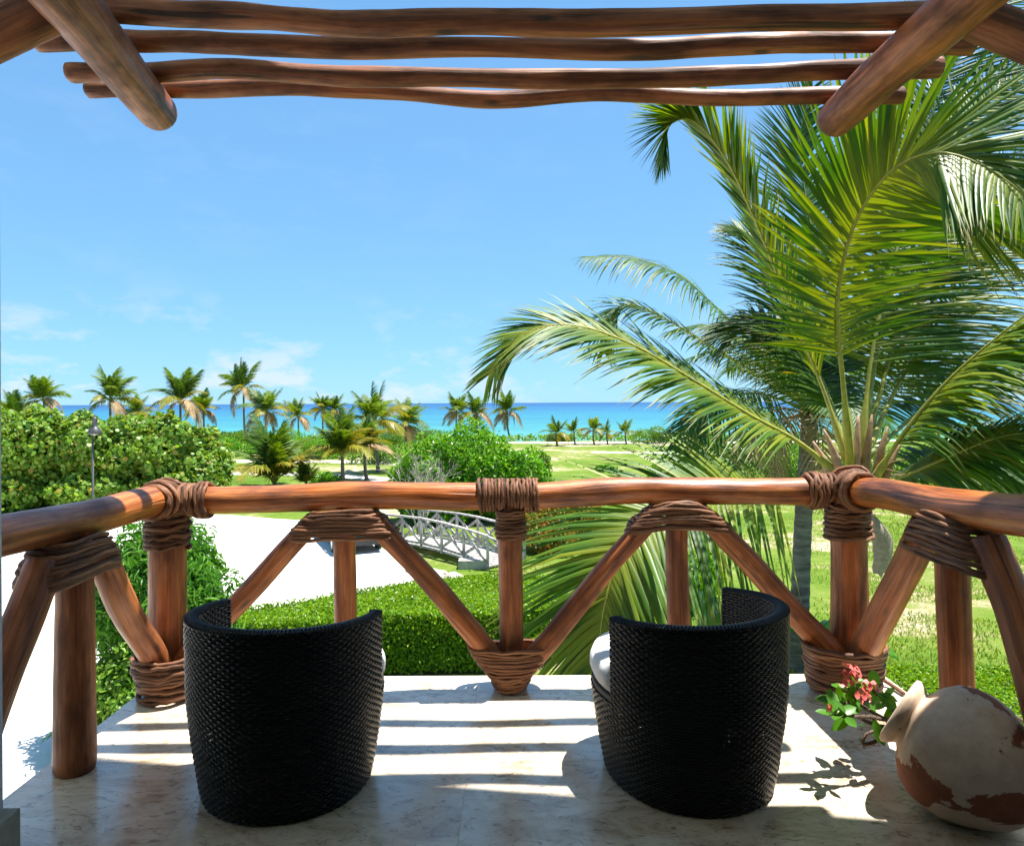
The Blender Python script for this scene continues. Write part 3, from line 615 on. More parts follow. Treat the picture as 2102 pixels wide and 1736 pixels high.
def thorn_plant():
    p = empty('flowering_thorn_plant', (1.42, 2.72, .25), 'thorny plant with coral pink flowers growing out of the clay jar', 'plant')
    rng = random.Random(5); m0 = JM + (JB - JM).normalized() * .045
    stems = [[m0, P(1825, 1478, 2.74), P(1790, 1462, 2.76), P(1757, 1440, 2.78), P(1738, 1410, 2.80)],
             [m0, P(1822, 1490, 2.74), P(1785, 1484, 2.75), P(1745, 1462, 2.74), P(1722, 1440, 2.74)],
             [m0, P(1832, 1500, 2.72), P(1795, 1520, 2.68), P(1768, 1526, 2.66), P(1775, 1506, 2.66), P(1800, 1496, 2.68)],
             [m0, P(1836, 1464, 2.76), P(1818, 1440, 2.80), P(1800, 1425, 2.83), P(1790, 1418, 2.84)],
             [m0, P(1815, 1476, 2.70), P(1780, 1470, 2.68), P(1740, 1470, 2.66), P(1710, 1468, 2.65)]]
    Mst = simple('thorny_stem', (.11, .075, .05), .8, nscale=60, namp=.4)
    tips = []
    for st in stems:
        c = catmull(st, 26); b = MB(); b.tube(c, [.0085 * (1 - .35 * i / 25) for i in range(26)], 7)
        for i in range(2, 25):
            for _ in range(6):
                d = Vector((rng.gauss(0, 1), rng.gauss(0, 1), rng.gauss(0, 1))).normalized(); o = c[i].lerp(c[i + 1], rng.random()); u = d.cross(Vector((.3, .5, .8))).normalized() * .0016
                b.add([o + u, o - u, o + d.cross(u).normalized() * .0016, o + d * .021], [(0, 1, 3), (1, 2, 3), (2, 0, 3)])
        b.build('stem', Mst, p); tips.append(c)
    def put_leaf(o, L):
        b = MB(); d = Vector((rng.gauss(-.25, .8), rng.gauss(-.1, .7), rng.gauss(.25, .6))); leaf_blade(b, Vector(o), d, Vector((rng.gauss(0, .5), -.4, 1)), L, L * .46); b.build('leaf', L_FLOWERLEAF, p, True)
    for ci, c in enumerate(tips):
        if ci == 2: put_leaf(c[14], .03); put_leaf(c[15], .025); continue
        for i in (11, 14, 17, 19, 21, 22, 23, 24, 25, 25): put_leaf(c[i], rng.uniform(.06, .11))
    Mf = simple('coral_petal', (.72, .13, .12), .5, nscale=70, namp=.2); My = simple('flower_eye', (.6, .5, .12), .5)
    for (x, y, d, n, rad) in ((1738, 1386, 2.80, 11, .042), (1765, 1430, 2.76, 5, .024), (1782, 1412, 2.82, 4, .022), (1708, 1455, 2.66, 2, .012)):
        c = P(x, y, d)
        for k in range(n):
            f = MB()
            dirn = Vector((rng.gauss(0, 1), rng.gauss(-.4, .8), rng.gauss(.5, .8))).normalized(); o = c + dirn * rad; e1 = dirn.cross(Vector((.2, .4, .9))).normalized()
            for s in (-1, 1): leaf_blade(f, o, e1 * s + dirn * .25, dirn, .024, .034, 0, .1)
            f.lathe([(0, -.002), (.004, .001), (0, .004)], o + dirn * .003, 6, None, 1)
            f.build('flower', [Mf, My], p, True)
thorn_plant()
def twig():
    b = MB(); b.tube(catmull([P(1985, 1408, 2.66), P(2020, 1430, 2.60), P(2070, 1462, 2.54), P(2130, 1500, 2.48)], 12), [.003 + .0004 * i for i in range(12)], 6)
    o = b.build('dead_twig', M_BRANCH, None, True); tag(o, 'thin dark dead twig resting on top of the clay jar', 'twig')
twig()

# ------------------------------------------------------------------ palms
def frond_mesh(name, pts, n, Lmax, W, seed, up=(0, 0, 1), droop=.35, raise_=.25, phi0=72, phi1=32, t0=.16, mats=None, sec=5, flat=False, rr=.020, wind=(0, 0, 0), jit=.08, bias=0, tip=.55, tips=.55):
    """pinnate leaf: returns leaflet mesh and rachis mesh"""
    rng = random.Random(seed); NP = 60; c = catmull(pts, NP); U0 = Vector(up).normalized(); Wd = Vector(wind)
    fr = []
    for i in range(NP):
        T = (c[min(i + 1, NP - 1)] - c[max(i - 1, 0)]).normalized(); Nn = U0 - T * U0.dot(T)
        if Nn.length < .15: Nn = (fr[-1][1] if fr else Vector((0, -1, 0))); Nn = Nn - T * Nn.dot(T)
        Nn.normalize(); fr.append((T, Nn, T.cross(Nn)))
    V = []; F = []; tv = []
    for s in (-1, 1):
        for j in range(n):
            t = t0 + (1 - t0) * (j + rng.uniform(-.3, .3) + .5) / n; t = min(.999, max(0, t)); k = t * (NP - 1); a = int(k); f = k - a
            p0 = c[a].lerp(c[min(a + 1, NP - 1)], f); T, Nn, B = fr[a]; u = (t - t0) / (1 - t0)
            L = Lmax * (.50 + .50 * math.sin(math.pi * min(1, .22 + u * .62)) ** 1.0) * (1 - tip * max(0, u - tips) / (1 - tips)) * rng.uniform(.9, 1.06)
            ph = R(phi0 + (phi1 - phi0) * u + s * bias + rng.gauss(0, 3)); rs = raise_ * (1 - .5 * u) + rng.gauss(0, jit)
            d = (T * math.cos(ph) + B * s * math.sin(ph) + Nn * rs).normalized(); g = droop * rng.uniform(.7, 1.35); wdt = W * (.75 + .35 * math.sin(math.pi * min(1, u + .15)))
            nrm = (Nn - d * Nn.dot(d)).normalized(); sd = d.cross(nrm); base = len(V)
            kink = rng.random() < .06
            for i in range(sec):
                q = i / (sec - 1); w = wdt * (.45 if i == 0 else (1 - q) ** .7 if i < sec - 1 else .0) * .5
                pc = p0 + d * L * q + Vector((0, 0, -1)) * g * L * q * q + Wd * L * q * q
                if kink and q > .6: pc += Vector((rng.uniform(-.1, .1), rng.uniform(-.1, .1), -.25)) * L * (q - .6)
                if flat: V += [pc - sd * w, pc + sd * w]; tv += [q, q]
                else: V += [pc - sd * w - nrm * w * .35, pc, pc + sd * w - nrm * w * .35]; tv += [q] * 3
            m = 2 if flat else 3
            for i in range(sec - 1):
                x = base + i * m
                for e in range(m - 1): F.append((x + e, x + e + 1, x + m + e + 1, x + m + e))
    lm = mkmesh(name, V, F, mats[0], tv=tv, smooth=True)
    rv, rf, rl = tube(c[::2], [max(.0025, rr * (1 - (i / (NP // 2)) ** .8 * .93)) * (1.7 if i < 3 else 1) for i in range(len(c[::2]))], 6)
    rm = mkmesh('rachis', rv, rf, mats[1], lc=rl)
    return lm, rm
def add_frond(parent, pts, **k):
    lm, rm = frond_mesh('frond', pts, **k); o = link('frond', lm, parent, local=False); r = link('rachis', rm, o, local=True)
    return o
def trunk_obj(parent, pts, r0, r1, n=40, flare=1.5):
    c = catmull(pts, n); V = []; L = []; F = []; seg = 16; fr = frames(c)
    for i, p in enumerate(c):
        f = i / (n - 1); r = (r0 + (r1 - r0) * f) * (1 + (flare - 1) * max(0, 1 - f * 7) ** 2) * (1.04 if i % 2 else .98); t, N, B = fr[i]
        for k in range(seg):
            a = 2 * math.pi * k / seg; V.append(p + (N * math.cos(a) + B * math.sin(a)) * r); L.append((math.cos(a) * r, math.sin(a) * r, f * (c[-1] - c[0]).length))
    for i in range(n - 1):
        for k in range(seg): k2 = (k + 1) % seg; F.append((i * seg + k, i * seg + k2, (i + 1) * seg + k2, (i + 1) * seg + k))
    return mo('trunk', V, F, M_TRUNK, parent, lc=L)

def main_palm():
    base = Vector((3.22, 6.75, GZ)); t = empty('coconut_palm', base, 'big coconut palm close behind the right corner of the railing, huge green fronds', 'palm tree')
    top = P(1757, 975, 6.65); trunk_obj(t, [base, base + Vector((.02, 0, 1.8)), base + Vector((-.02, -.03, 3.6)), top], .17, .13)
    MG = [L_PALM, M_RACHIS]; MD = [L_PALMD, M_RACHISG]; MY = [L_PALMY, M_RACHIS]
    def fr(pl, **k):
        a = dict(n=125, Lmax=1.0, W=.045, droop=.22, raise_=.12, mats=MG, rr=.026); a.update(k)
        add_frond(t, [P(*q) for q in pl], **a)
    fr([(1748, 985, 6.55), (1730, 780, 6.15), (1720, 620, 5.85), (1752, 470, 5.55), (1820, 362, 5.3), (1905, 315, 5.1), (2000, 330, 4.9), (2110, 405, 4.7), (2200, 530, 4.6)], seed=1, up=(.15, -1, .35), droop=.10, raise_=-.03, Lmax=1.38, n=165, phi0=76, phi1=30, bias=18, tip=.82, tips=.42, W=.046, wind=(.08, 0, .02))
    fr([(1742, 990, 6.5), (1640, 908, 6.4), (1540, 852, 6.3), (1420, 778, 6.2), (1300, 708, 6.1), (1180, 668, 6.0), (1080, 684, 5.95), (1005, 768, 5.9)], seed=2, up=(.25, -.6, .85), droop=.20, Lmax=.82, phi0=50, phi1=26, raise_=.0, W=.040, n=150, mats=[L_PALM, M_RACHIS])
    fr([(1738, 945, 6.7), (1690, 800, 6.8), (1612, 600, 6.85), (1545, 435, 6.85), (1492, 325, 6.8), (1430, 250, 6.75), (1380, 255, 6.7), (1362, 320, 6.7)], seed=3, up=(.75, .2, .45), droop=.10, n=150, W=.05, Lmax=.80, phi0=32, phi1=18, raise_=.15, mats=[L_PALM, M_RACHIS])
    fr([(1790, 990, 6.5), (1852, 892, 6.3), (1935, 792, 6.1), (2035, 702, 5.9), (2135, 628, 5.7), (2260, 570, 5.5)], seed=4, up=(-.62, .25, .74), droop=.45, raise_=-.35, Lmax=.95, phi0=48, phi1=36, mats=MG)
    fr([(1735, 1005, 6.3), (1610, 1003, 5.95), (1470, 1008, 5.6), (1350, 1050, 5.3), (1276, 1130, 5.1), (1243, 1225, 5.0), (1226, 1330, 4.98), (1208, 1450, 4.98)], seed=5, up=(-.35, -.75, .5), droop=.20, Lmax=1.05, phi0=70, phi1=34, raise_=0, n=140, mats=MG)
    fr([(1790, 1005, 6.5), (1880, 968, 6.2), (1970, 928, 6.0), (2060, 895, 5.8), (2170, 885, 5.6)], seed=6, up=(0, -.5, 1), droop=.45, Lmax=.9, phi0=60, mats=MG)
    fr([(1765, 940, 6.8), (1795, 700, 7.0), (1855, 480, 7.2), (1945, 300, 7.3), (2060, 185, 7.4), (2200, 130, 7.4)], seed=7, up=(-.35, -1, .2), droop=.08, raise_=-.1, Lmax=1.15, mats=MG, wind=(.15, 0, 0))
    fr([(1752, 940, 6.8), (1722, 720, 7.2), (1682, 540, 7.5), (1655, 400, 7.7), (1645, 280, 7.8), (1672, 180, 7.8)], seed=8, up=(.5, -1, .2), droop=.12, raise_=-.05, Lmax=1.0, mats=MD)
    fr([(1772, 940, 6.8), (1855, 770, 7.3), (1965, 610, 7.6), (2085, 490, 7.8), (2210, 420, 7.9)], seed=9, up=(-.4, -.8, .6), droop=.25, Lmax=1.2, n=85, mats=MG)
    fr([(1776, 940, 6.8), (1900, 835, 7.2), (2035, 748, 7.5), (2155, 710, 7.7), (2270, 730, 7.8)], seed=10, up=(-.2, -.5, 1), droop=.45, Lmax=1.1, mats=MD)
    fr([(1742, 940, 6.8), (1692, 790, 7.2), (1632, 670, 7.6), (1590, 570, 7.9), (1560, 500, 8.0), (1520, 470, 8.1)], seed=11, up=(.5, -.8, .4), droop=.28, Lmax=1.05, mats=MD)
    fr([(1766, 940, 6.9), (1812, 660, 7.2), (1866, 420, 7.5), (1915, 240, 7.6), (1985, 90, 7.7), (2080, 0, 7.8)], seed=12, up=(-.5, -1, .1), droop=.10, raise_=-.1, Lmax=1.1, mats=MD, wind=(.12, 0, 0))
    fr([(1794, 1000, 6.7), (1900, 945, 7.0), (2012, 932, 7.2), (2112, 985, 7.3), (2190, 1065, 7.4)], seed=13, up=(0, -.3, 1), droop=.5, Lmax=.9, mats=MD)
    fr([(1770, 940, 6.9), (1840, 700, 7.4), (1930, 520, 7.8), (2040, 400, 8.0), (2150, 330, 8.1)], seed=14, up=(-.5, -1, .3), droop=.2, Lmax=1.2, mats=MG)
    fr([(1740, 940, 6.9), (1700, 820, 7.2), (1640, 730, 7.5), (1585, 680, 7.7), (1540, 660, 7.8), (1500, 680, 7.9)], seed=15, up=(.3, -.6, .8), droop=.35, Lmax=1.0, mats=MD)
    # leaf bases, fibre and a dry hanging sheath round the heart
    rng = random.Random(4)
    for i, (x, y, x2, y2, d) in enumerate(((1735, 985, 1690, 880, 6.45), (1770, 990, 1790, 850, 6.5), (1720, 1000, 1668, 905, 6.5), (1800, 1000, 1850, 905, 6.5), (1755, 985, 1762, 850, 6.52), (1790, 995, 1822, 875, 6.6))):
        b = MB(); c = catmull([P(x, y + 25, d), P((x + x2) / 2, (y + y2) / 2, d - .03), P(x2, y2, d)], 8); b.tube(c, [.055, .052, .046, .04, .034, .026, .018, .008], 8); b.build('leaf_base', M_DRYSTALK if i % 2 else simple('pink_leaf_base', (.42, .25, .15), .7, nscale=25), t, True)
    b = MB()
    for k in range(70):
        a = rng.uniform(0, 6.28); o = P(1758, 985, 6.6) + Vector((math.cos(a) * .16, math.sin(a) * .16, rng.uniform(-.15, .1))); e = o + Vector((math.cos(a) * rng.uniform(.1, .35), math.sin(a) * .25, rng.uniform(-.25, .15)))
        b.tube([o, o.lerp(e, .5) + Vector((0, 0, .03)), e], .004, 4)
    b.build('fibre', M_DRYSTALK, t)
    b = MB(); cen = [P(1788, 1055, 6.45), P(1802, 1085, 6.40), P(1812, 1120, 6.38), P(1808, 1160, 6.38), P(1800, 1180, 6.38)]; V = []; F = []
    for i, c in enumerate(catmull(cen, 10)):
        w = [.01, .05, .075, .09, .095, .09, .085, .08, .06, .02][i]
        for k in range(5): q = k / 4 - .5; V.append(c + Vector((q * 2 * w, -.05 * (1 - 4 * q * q) + rng.uniform(-.01, .01), rng.uniform(-.02, .02) if i > 7 else 0)))
    for i in range(9):
        for k in range(4): F.append((i * 5 + k, i * 5 + k + 1, i * 5 + k + 6, i * 5 + k + 5))
    b.add(V, F); b.build('dry_sheath', simple('dry_sheath_fibre', (.34, .29, .22), .85, nscale=30, namp=.3), t, True)
main_palm()
def second_palm():
    base = Vector((5.62, 14.0, GZ)); t = empty('coconut_palm', base, 'grey trunked coconut palm with dark fronds standing behind the big palm', 'palm tree')
    top = P(1662, 850, 14.0); trunk_obj(t, [base, P(1640, 1240, 14), P(1648, 1060, 14), top], .19, .15)
    MD = [L_PALMD, M_RACHISG]; MY = [L_PALMY, M_RACHIS]; DR = [L_DRY, M_DRYSTALK]
    def fr(pl, **k):
        a = dict(n=80, Lmax=1.05, W=.055, droop=.4, raise_=.1, mats=MD, rr=.03); a.update(k); add_frond(t, [P(*q) for q in pl], **a)
    fr([(1660, 835, 14), (1565, 725, 13.6), (1475, 635, 13.3), (1395, 565, 13), (1300, 530, 12.8), (1205, 528, 12.6)], seed=31, up=(.2, -.5, 1), droop=.5, Lmax=1.15)
    fr([(1660, 835, 14), (1560, 772, 13.5), (1450, 705, 13.2), (1355, 648, 13), (1285, 625, 12.9), (1245, 668, 12.8), (1240, 720, 12.8)], seed=32, up=(.2, -.5, 1), droop=.35, Lmax=.95, phi0=55, mats=[L_PALM, M_RACHIS])
    fr([(1658, 842, 14), (1560, 808, 13.6), (1470, 822, 13.3), (1412, 880, 13.1), (1396, 960, 13)], seed=33, up=(.1, -.5, 1), droop=.6, Lmax=.9)
    fr([(1656, 848, 14), (1600, 840, 13.4), (1540, 880, 13.1), (1505, 960, 13)], seed=34, up=(.1, -.5, 1), droop=.6, mats=DR, Lmax=.7, n=40)
    rng = random.Random(8); h = top
    for i in range(15):
        a = 2 * math.pi * i / 15 + rng.uniform(-.2, .2); e = rng.uniform(.2, 1.3); Ln = rng.uniform(2.8, 3.8)
        if math.cos(a) < -.3 and e < .8: e += .6
        d = Vector((math.cos(a), math.sin(a), 0)); pts = [h + d * Ln * f * (1 - .15 * f) * math.cos(e * (1 - f * .5)) + Vector((0, 0, Ln * (math.sin(e) * f - .42 * f * f * f))) for f in (0, .25, .5, .75, 1)]
        add_frond(t, pts, n=60, Lmax=.95, W=.055, seed=40 + i, droop=.45, raise_=.1, mats=MY if i in (3, 9) else MD, rr=.03)
    for i in range(7):
        a = 2 * math.pi * i / 7; d = Vector((math.cos(a), math.sin(a), 0)); pts = [h + d * .1, h + d * .7 + Vector((0, 0, -.2)), h + d * .95 + Vector((0, 0, -.9)), h + d * .9 + Vector((0, 0, -1.7))]
        add_frond(t, pts, n=26, Lmax=.5, W=.04, seed=70 + i, droop=.7, mats=DR, rr=.03)
second_palm()

# distant palms: shared frond meshes, each palm its own trunk and fronds
def fkit(mats, arch, Ln, seed, n=46, Lm=.85, dr=.5):
    pts = [Vector((Ln * f * (1 - arch * .22 * f), 0, Ln * (.30 * f * (1.2 - arch) - arch * .75 * f * f * f))) for f in (0, .2, .4, .6, .8, 1)]
    return frond_mesh('frond', pts, n, Lm, .10, seed, up=(0, 0, 1), droop=dr, raise_=.12, mats=mats, sec=4, flat=True, rr=.035, phi0=62, phi1=30)
KITS = {'g': [fkit([L_PALMF, M_RACHISG], .25, 3, 101), fkit([L_PALMF, M_RACHISG], .5, 3, 102), fkit([L_PALMF, M_RACHISG], .7, 3, 103), fkit([L_PALMD, M_RACHISG], .15, 3, 104)],
        'y': [fkit([L_PALMY, M_RACHIS], .85, 3, 105, dr=.6), fkit([L_PALMY, M_RACHIS], .6, 3, 106)],
        'd': [fkit([L_DRY, M_DRYSTALK], 1.1, 2.6, 107, dr=.7)]}
def far_palm(x, ytop, ybase, d, label, size=1.0, erect=0, nf=17, yellow=.25, dry=.15, seed=1, group='coconut palms between the garden and the sea', lean=0):
    X = (x - 1051) / FOC * d; zb = gz(X, d) if ybase is None else CAMH - (ybase - hz(x)) / FOC * d
    zb = min(zb, gz(X, d)) if ybase is None else gz(X, d)
    zt = CAMH - (ytop - hz(x)) / FOC * d; base = Vector((X + lean, d, zb)); top = Vector((X, d, zt)); rng = random.Random(seed)
    t = empty('coconut_palm', base, label, 'palm tree', group)
    if (top - base).length > .3: trunk_obj(t, [base, base.lerp(top, .4) + Vector((-lean * .35, 0, 0)), top], .15 * size ** .5, .10 * size ** .5, 14, 1.6)
    tilt = Matrix.Rotation(rng.uniform(-.28, .28), 4, 'Y') @ Matrix.Rotation(rng.uniform(-.2, .2), 4, 'X')
    for i in range(nf):
        a = 2.399 * i + rng.uniform(-.25, .25); f = i / nf; el = R(88 - (105 - 62 * erect) * f ** 1.25 + rng.uniform(-8, 8))
        kind = 'g'
        if f > .55 and rng.random() < yellow * 2: kind = 'y'
        if f > .8 and rng.random() < dry * 4: kind = 'd'
        lm, rm = rng.choice(KITS[kind] if kind != 'g' else (KITS['g'][:2] + KITS['g'][3:] if f < .5 else KITS['g'][:3]))
        s = size * rng.uniform(.72, 1.15) * (.75 if f < .1 else 1)
        M = Matrix.Translation(top) @ tilt @ Matrix.Rotation(a, 4, 'Z') @ Matrix.Rotation(-el * .82, 4, 'Y') @ Matrix.Rotation(rng.uniform(-.4, .4), 4, 'X') @ Matrix.Scale(s, 4)
        o = bpy.data.objects.new('frond', lm); COL.objects.link(o); o.parent = t; o.matrix_parent_inverse = Matrix.Translation(base).inverted(); o.matrix_basis = M
        r = bpy.data.objects.new('rachis', rm); COL.objects.link(r); r.parent = o
FP = [ (90, 822, None, 92, 'leftmost of the tall palms rising over the sea grape thicket', 1.0, .3, .2),
 (35, 862, None, 70, 'yellowing palm at the far left edge behind the thicket', .9, .8, .1),
 (226, 822, None, 84, 'tall palm over the thicket right of the lamp post, long drooping left fronds', 1.15, .35, .1),
 (284, 848, None, 96, 'small palm between the two tallest thicket palms', .75, .5, .1),
 (370, 826, None, 84, 'broad palm over the right part of the sea grape thicket', 1.15, .45, .2),
 (418, 842, None, 104, 'half hidden palm just right of the broad thicket palm', .85, .5, .2),
 (500, 800, 905, 104, 'tall slim palm with bare trunk right of the thicket', 1.2, .35, .3),
 (546, 846, 920, 84, 'yellowish palm beside the tall slim bare trunked palm', .95, .7, .2),
 (612, 856, 905, 104, 'small palm against the sea third right of the slim palm', .8, .3, .2),
 (662, 842, 900, 112, 'left of two small palms on the shore left of centre', .85, .2, .3),
 (688, 842, 900, 112, 'right of two small palms on the shore left of centre', .8, .3, .3),
 (562, 992, 1002, 47.5, 'young stemless palm growing just above the handrail left of centre', 1.15, .3, 0),
 (702, 938, 1004, 47, 'young yellow green palm with orange stalks above the handrail', .92, .8, .05),
 (628, 994, 1000, 48, 'tiny palm between the two young palms above the handrail', .45, .3, 0),
 (748, 930, 985, 52, 'young palm with orange dry fronds beside the bright green shrub', .8, .8, .4),
 (772, 868, 975, 58, 'golden green palm rising behind the bright green shrub', .95, .7, .05),
 (832, 872, 960, 70, 'dark palm top behind the bright green shrub at the left', .85, .2, .1),
 (936, 846, 900, 112, 'left of the three shore palms behind the bright shrub', .95, .2, .4),
 (978, 850, 905, 108, 'middle of the three shore palms behind the bright shrub', .95, .4, .5),
 (1040, 845, 895, 114, 'shore palm with slim bare trunk right of the bright shrub', 1.0, .3, .5),
 (1141, 892, 918, 92, 'first and bushiest of the row of five small palms on the lawn', .68, .2, .1),
 (1178, 888, 914, 95, 'second small palm from the left in the lawn row of five', .55, .3, .1),
 (1217, 884, 914, 95, 'middle small palm of the lawn row of five', .58, .3, .1),
 (1245, 890, 914, 95, 'fourth small palm from the left in the lawn row of five', .5, .3, .1),
 (1283, 888, 913, 96, 'rightmost small palm of the lawn row of five', .55, .3, .1),
 (1925, 838, 900, 84, 'far palm with dry brown skirt against the sea at right', .85, .2, .9)]
for i, (x, yt, yb, d, lab, sz, ye, dr) in enumerate(FP):
    far_palm(x, yt, yb, d, lab, sz * 1.22, 1 if 540 < x < 760 and d < 60 else 0, 22 if sz > .7 else 14, ye, dr, seed=200 + i, lean=(.9 if x == 1040 else .3 if x == 500 else .15))

# ------------------------------------------------------------------ shrubs, hedge, grass
def leaf_batch(C, Nn, size, aspect, rng, hexa=False, fold=.25, up=.3):
    n = len(C); d = rng.normal(size=(n, 3)); d[:, 2] += up; nn = Nn + rng.normal(size=(n, 3)) * .75
    nn /= np.linalg.norm(nn, axis=1, keepdims=True) + 1e-9; d -= nn * (d * nn).sum(1, keepdims=True); d /= np.linalg.norm(d, axis=1, keepdims=True) + 1e-9; s = np.cross(d, nn)
    L = (size * rng.uniform(.65, 1.3, n))[:, None]; W = L * aspect
    if hexa:
        V = np.stack([C - d * L * .5, C - d * L * .25 + s * W * .5, C + d * L * .25 + s * W * .5 - nn * L * .08, C + d * L * .5, C + d * L * .25 - s * W * .5 - nn * L * .08, C - d * L * .25 - s * W * .5], 1).reshape(-1, 3)
        F = (np.arange(n)[:, None] * 6 + np.arange(6)[None, :])
    else:
        V = np.stack([C - d * L * .5, C + s * W * .5 + nn * W * fold, C + d * L * .5 - nn * L * .1, C - s * W * .5 + nn * W * fold], 1).reshape(-1, 3)
        b = np.arange(n)[:, None] * 4; F = np.concatenate([b + np.array([[0, 1, 2]]), b + np.array([[0, 2, 3]])])
    return V, F
def shrub(name, label, cat, blobs, n, size, aspect, m, seed, hexa=False, group=None, stems=8, base=None, up=.3, depth=.35, stemm=None):
    """blobs = [(x, y, z, rx, ry, rz)] lumps of one crown"""
    rng = np.random.default_rng(seed); C = []; Nn = []; w = np.array([b[3] * b[5] + b[4] * b[5] + b[3] * b[4] for b in blobs]); w = w / w.sum()
    for b, f in zip(blobs, w):
        k = int(n * f); u = rng.normal(size=(k, 3)); u /= np.linalg.norm(u, axis=1, keepdims=True)
        # twiggy sub-lumps so the outline is uneven
        sub = rng.normal(size=(26, 3)); sub /= np.linalg.norm(sub, axis=1, keepdims=True); amp = rng.uniform(.0, .46, 26)
        bump = (np.exp(-((u[:, None, :] - sub[None]) ** 2).sum(2) / .10) * amp[None]).max(1)
        r = (1 - depth * rng.random(k) ** 1.6) * (.77 + bump) + rng.exponential(.03, k)
        c = np.array(b[:3]) + u * r[:, None] * np.array(b[3:6]); C.append(c); Nn.append(u + np.array([0, 0, .35]))
    C = np.concatenate(C); Nn = np.concatenate(Nn); keep = C[:, 2] > GZ + .05; C = C[keep]; Nn = Nn[keep]
    V, F = leaf_batch(C, Nn, size, aspect, rng, hexa, up=up)
    bx, by = base if base else (float(np.mean([b[0] for b in blobs])), float(np.mean([b[1] for b in blobs])))
    t = empty(name, (bx, by, GZ), label, cat, group)
    mo('crown', V, F, m, t, smooth=False)
    rg = random.Random(seed); b = MB()
    for i in range(stems):
        bl = rg.choice(blobs); e = Vector((bl[0] + rg.uniform(-.6, .6) * bl[3], bl[1] + rg.uniform(-.6, .6) * bl[4], bl[2] + rg.uniform(.1, .7) * bl[5])); o = Vector((bx + rg.uniform(-.3, .3) * bl[3], by + rg.uniform(-.3, .3) * bl[4], GZ - .05)); o = o.lerp(Vector((e.x, e.y, GZ - .05)), .5)
        c = catmull([o, o.lerp(e, .4) + Vector((rg.uniform(-.2, .2), rg.uniform(-.2, .2), .2)), e], 8); b.tube(c, [.06 * (1 - .8 * i_ / 7) * max(.35, bl[5] / 3) for i_ in range(8)], 6)
    b.build('branches', stemm or M_BRANCH, t, True); return t
g = 'shrubs around the drive'
# sea grape thicket at left
shrub('sea_grape_shrub', 'sea grape shrub at the left edge of the picture, big round leaves', 'shrub', [(-28, 40, -2.2, 3.2, 2.6, 2.6), (-26.6, 39.2, -1.1, 2.4, 2.2, 2.3), (-30, 41, -1.0, 2.8, 2.4, 2.5), (-27.5, 38.6, -3.4, 3.0, 2, 1.2), (-29.2, 40, .5, 1.3, 1.2, 1.0), (-26, 39.3, .55, 1.1, 1.1, .9)], 17000, .225, .95, L_GRAPE, 1, True, g, 14)
shrub('sea_grape_shrub', 'sea grape shrub right behind the lamp post, big round leaves', 'shrub', [(-22.6, 40, -2.1, 3.0, 2.4, 2.6), (-23.6, 39.2, -.9, 2.2, 2, 1.8), (-21.3, 39.4, -1.3, 2.1, 2, 1.9), (-22.8, 38.4, -3.4, 2.8, 2, 1.2), (-23.9, 39.4, .35, 1.0, 1, .8), (-21.2, 39.2, .1, 1.2, 1.1, .9)], 17000, .225, .95, L_GRAPE, 2, True, g, 14)
shrub('sea_grape_shrub', 'sea grape shrub with orange tinged leaves at the thicket right end', 'shrub', [(-18.0, 39.6, -2.2, 2.3, 2.3, 2.5), (-18.9, 39, -1.1, 1.9, 2, 1.9), (-16.9, 38.8, -2.8, 1.35, 1.7, 1.8), (-18.4, 38, -3.3, 2.2, 1.8, 1.2), (-19.2, 39.2, .25, 1.0, 1, .8), (-17.4, 39, -.6, .9, .9, .8)], 17000, .225, .95, L_GRAPE, 3, True, g, 14)
# bright green shrub mass in the middle
shrub('green_shrub', 'bright green leafy shrub behind the footbridge left of centre post', 'shrub', [(-3.9, 33.8, -1.95, 1.6, 1.6, 2.0), (-4.9, 34, -2.7, 1.2, 1.3, 1.6), (-3.3, 33, -3.2, 1.6, 1.3, 1.3)], 9000, .20, .62, L_BRIGHT, 4, False, g, 12)
shrub('green_shrub', 'tallest bright green shrub rising directly behind the centre post', 'shrub', [(-1.9, 34.2, -1.15, 1.9, 1.7, 1.8), (-1.0, 33.6, -2.6, 1.9, 1.5, 1.8), (-2.6, 33.4, -2.7, 1.2, 1.3, 1.6)], 10000, .20, .62, L_BRIGHT, 5, False, g, 12)
shrub('green_shrub', 'bright green shrub at the right of the middle thicket', 'shrub', [(.5, 34, -2.2, 1.4, 1.5, 1.6), (.2, 33.2, -3.2, 1.3, 1.3, 1.2), (-.4, 34, -2.2, 1.1, 1.1, 1.4)], 7000, .20, .62, L_BRIGHT, 6, False, g, 10)
shrub('slim_shrub', 'slim dusty green shrub right of the middle thicket', 'shrub', [(1.55, 39, -1.9, .62, .62, .75), (1.7, 39, -2.9, .55, .55, 1.0)], 2200, .17, .6, L_MANG, 7, False, g, 5)
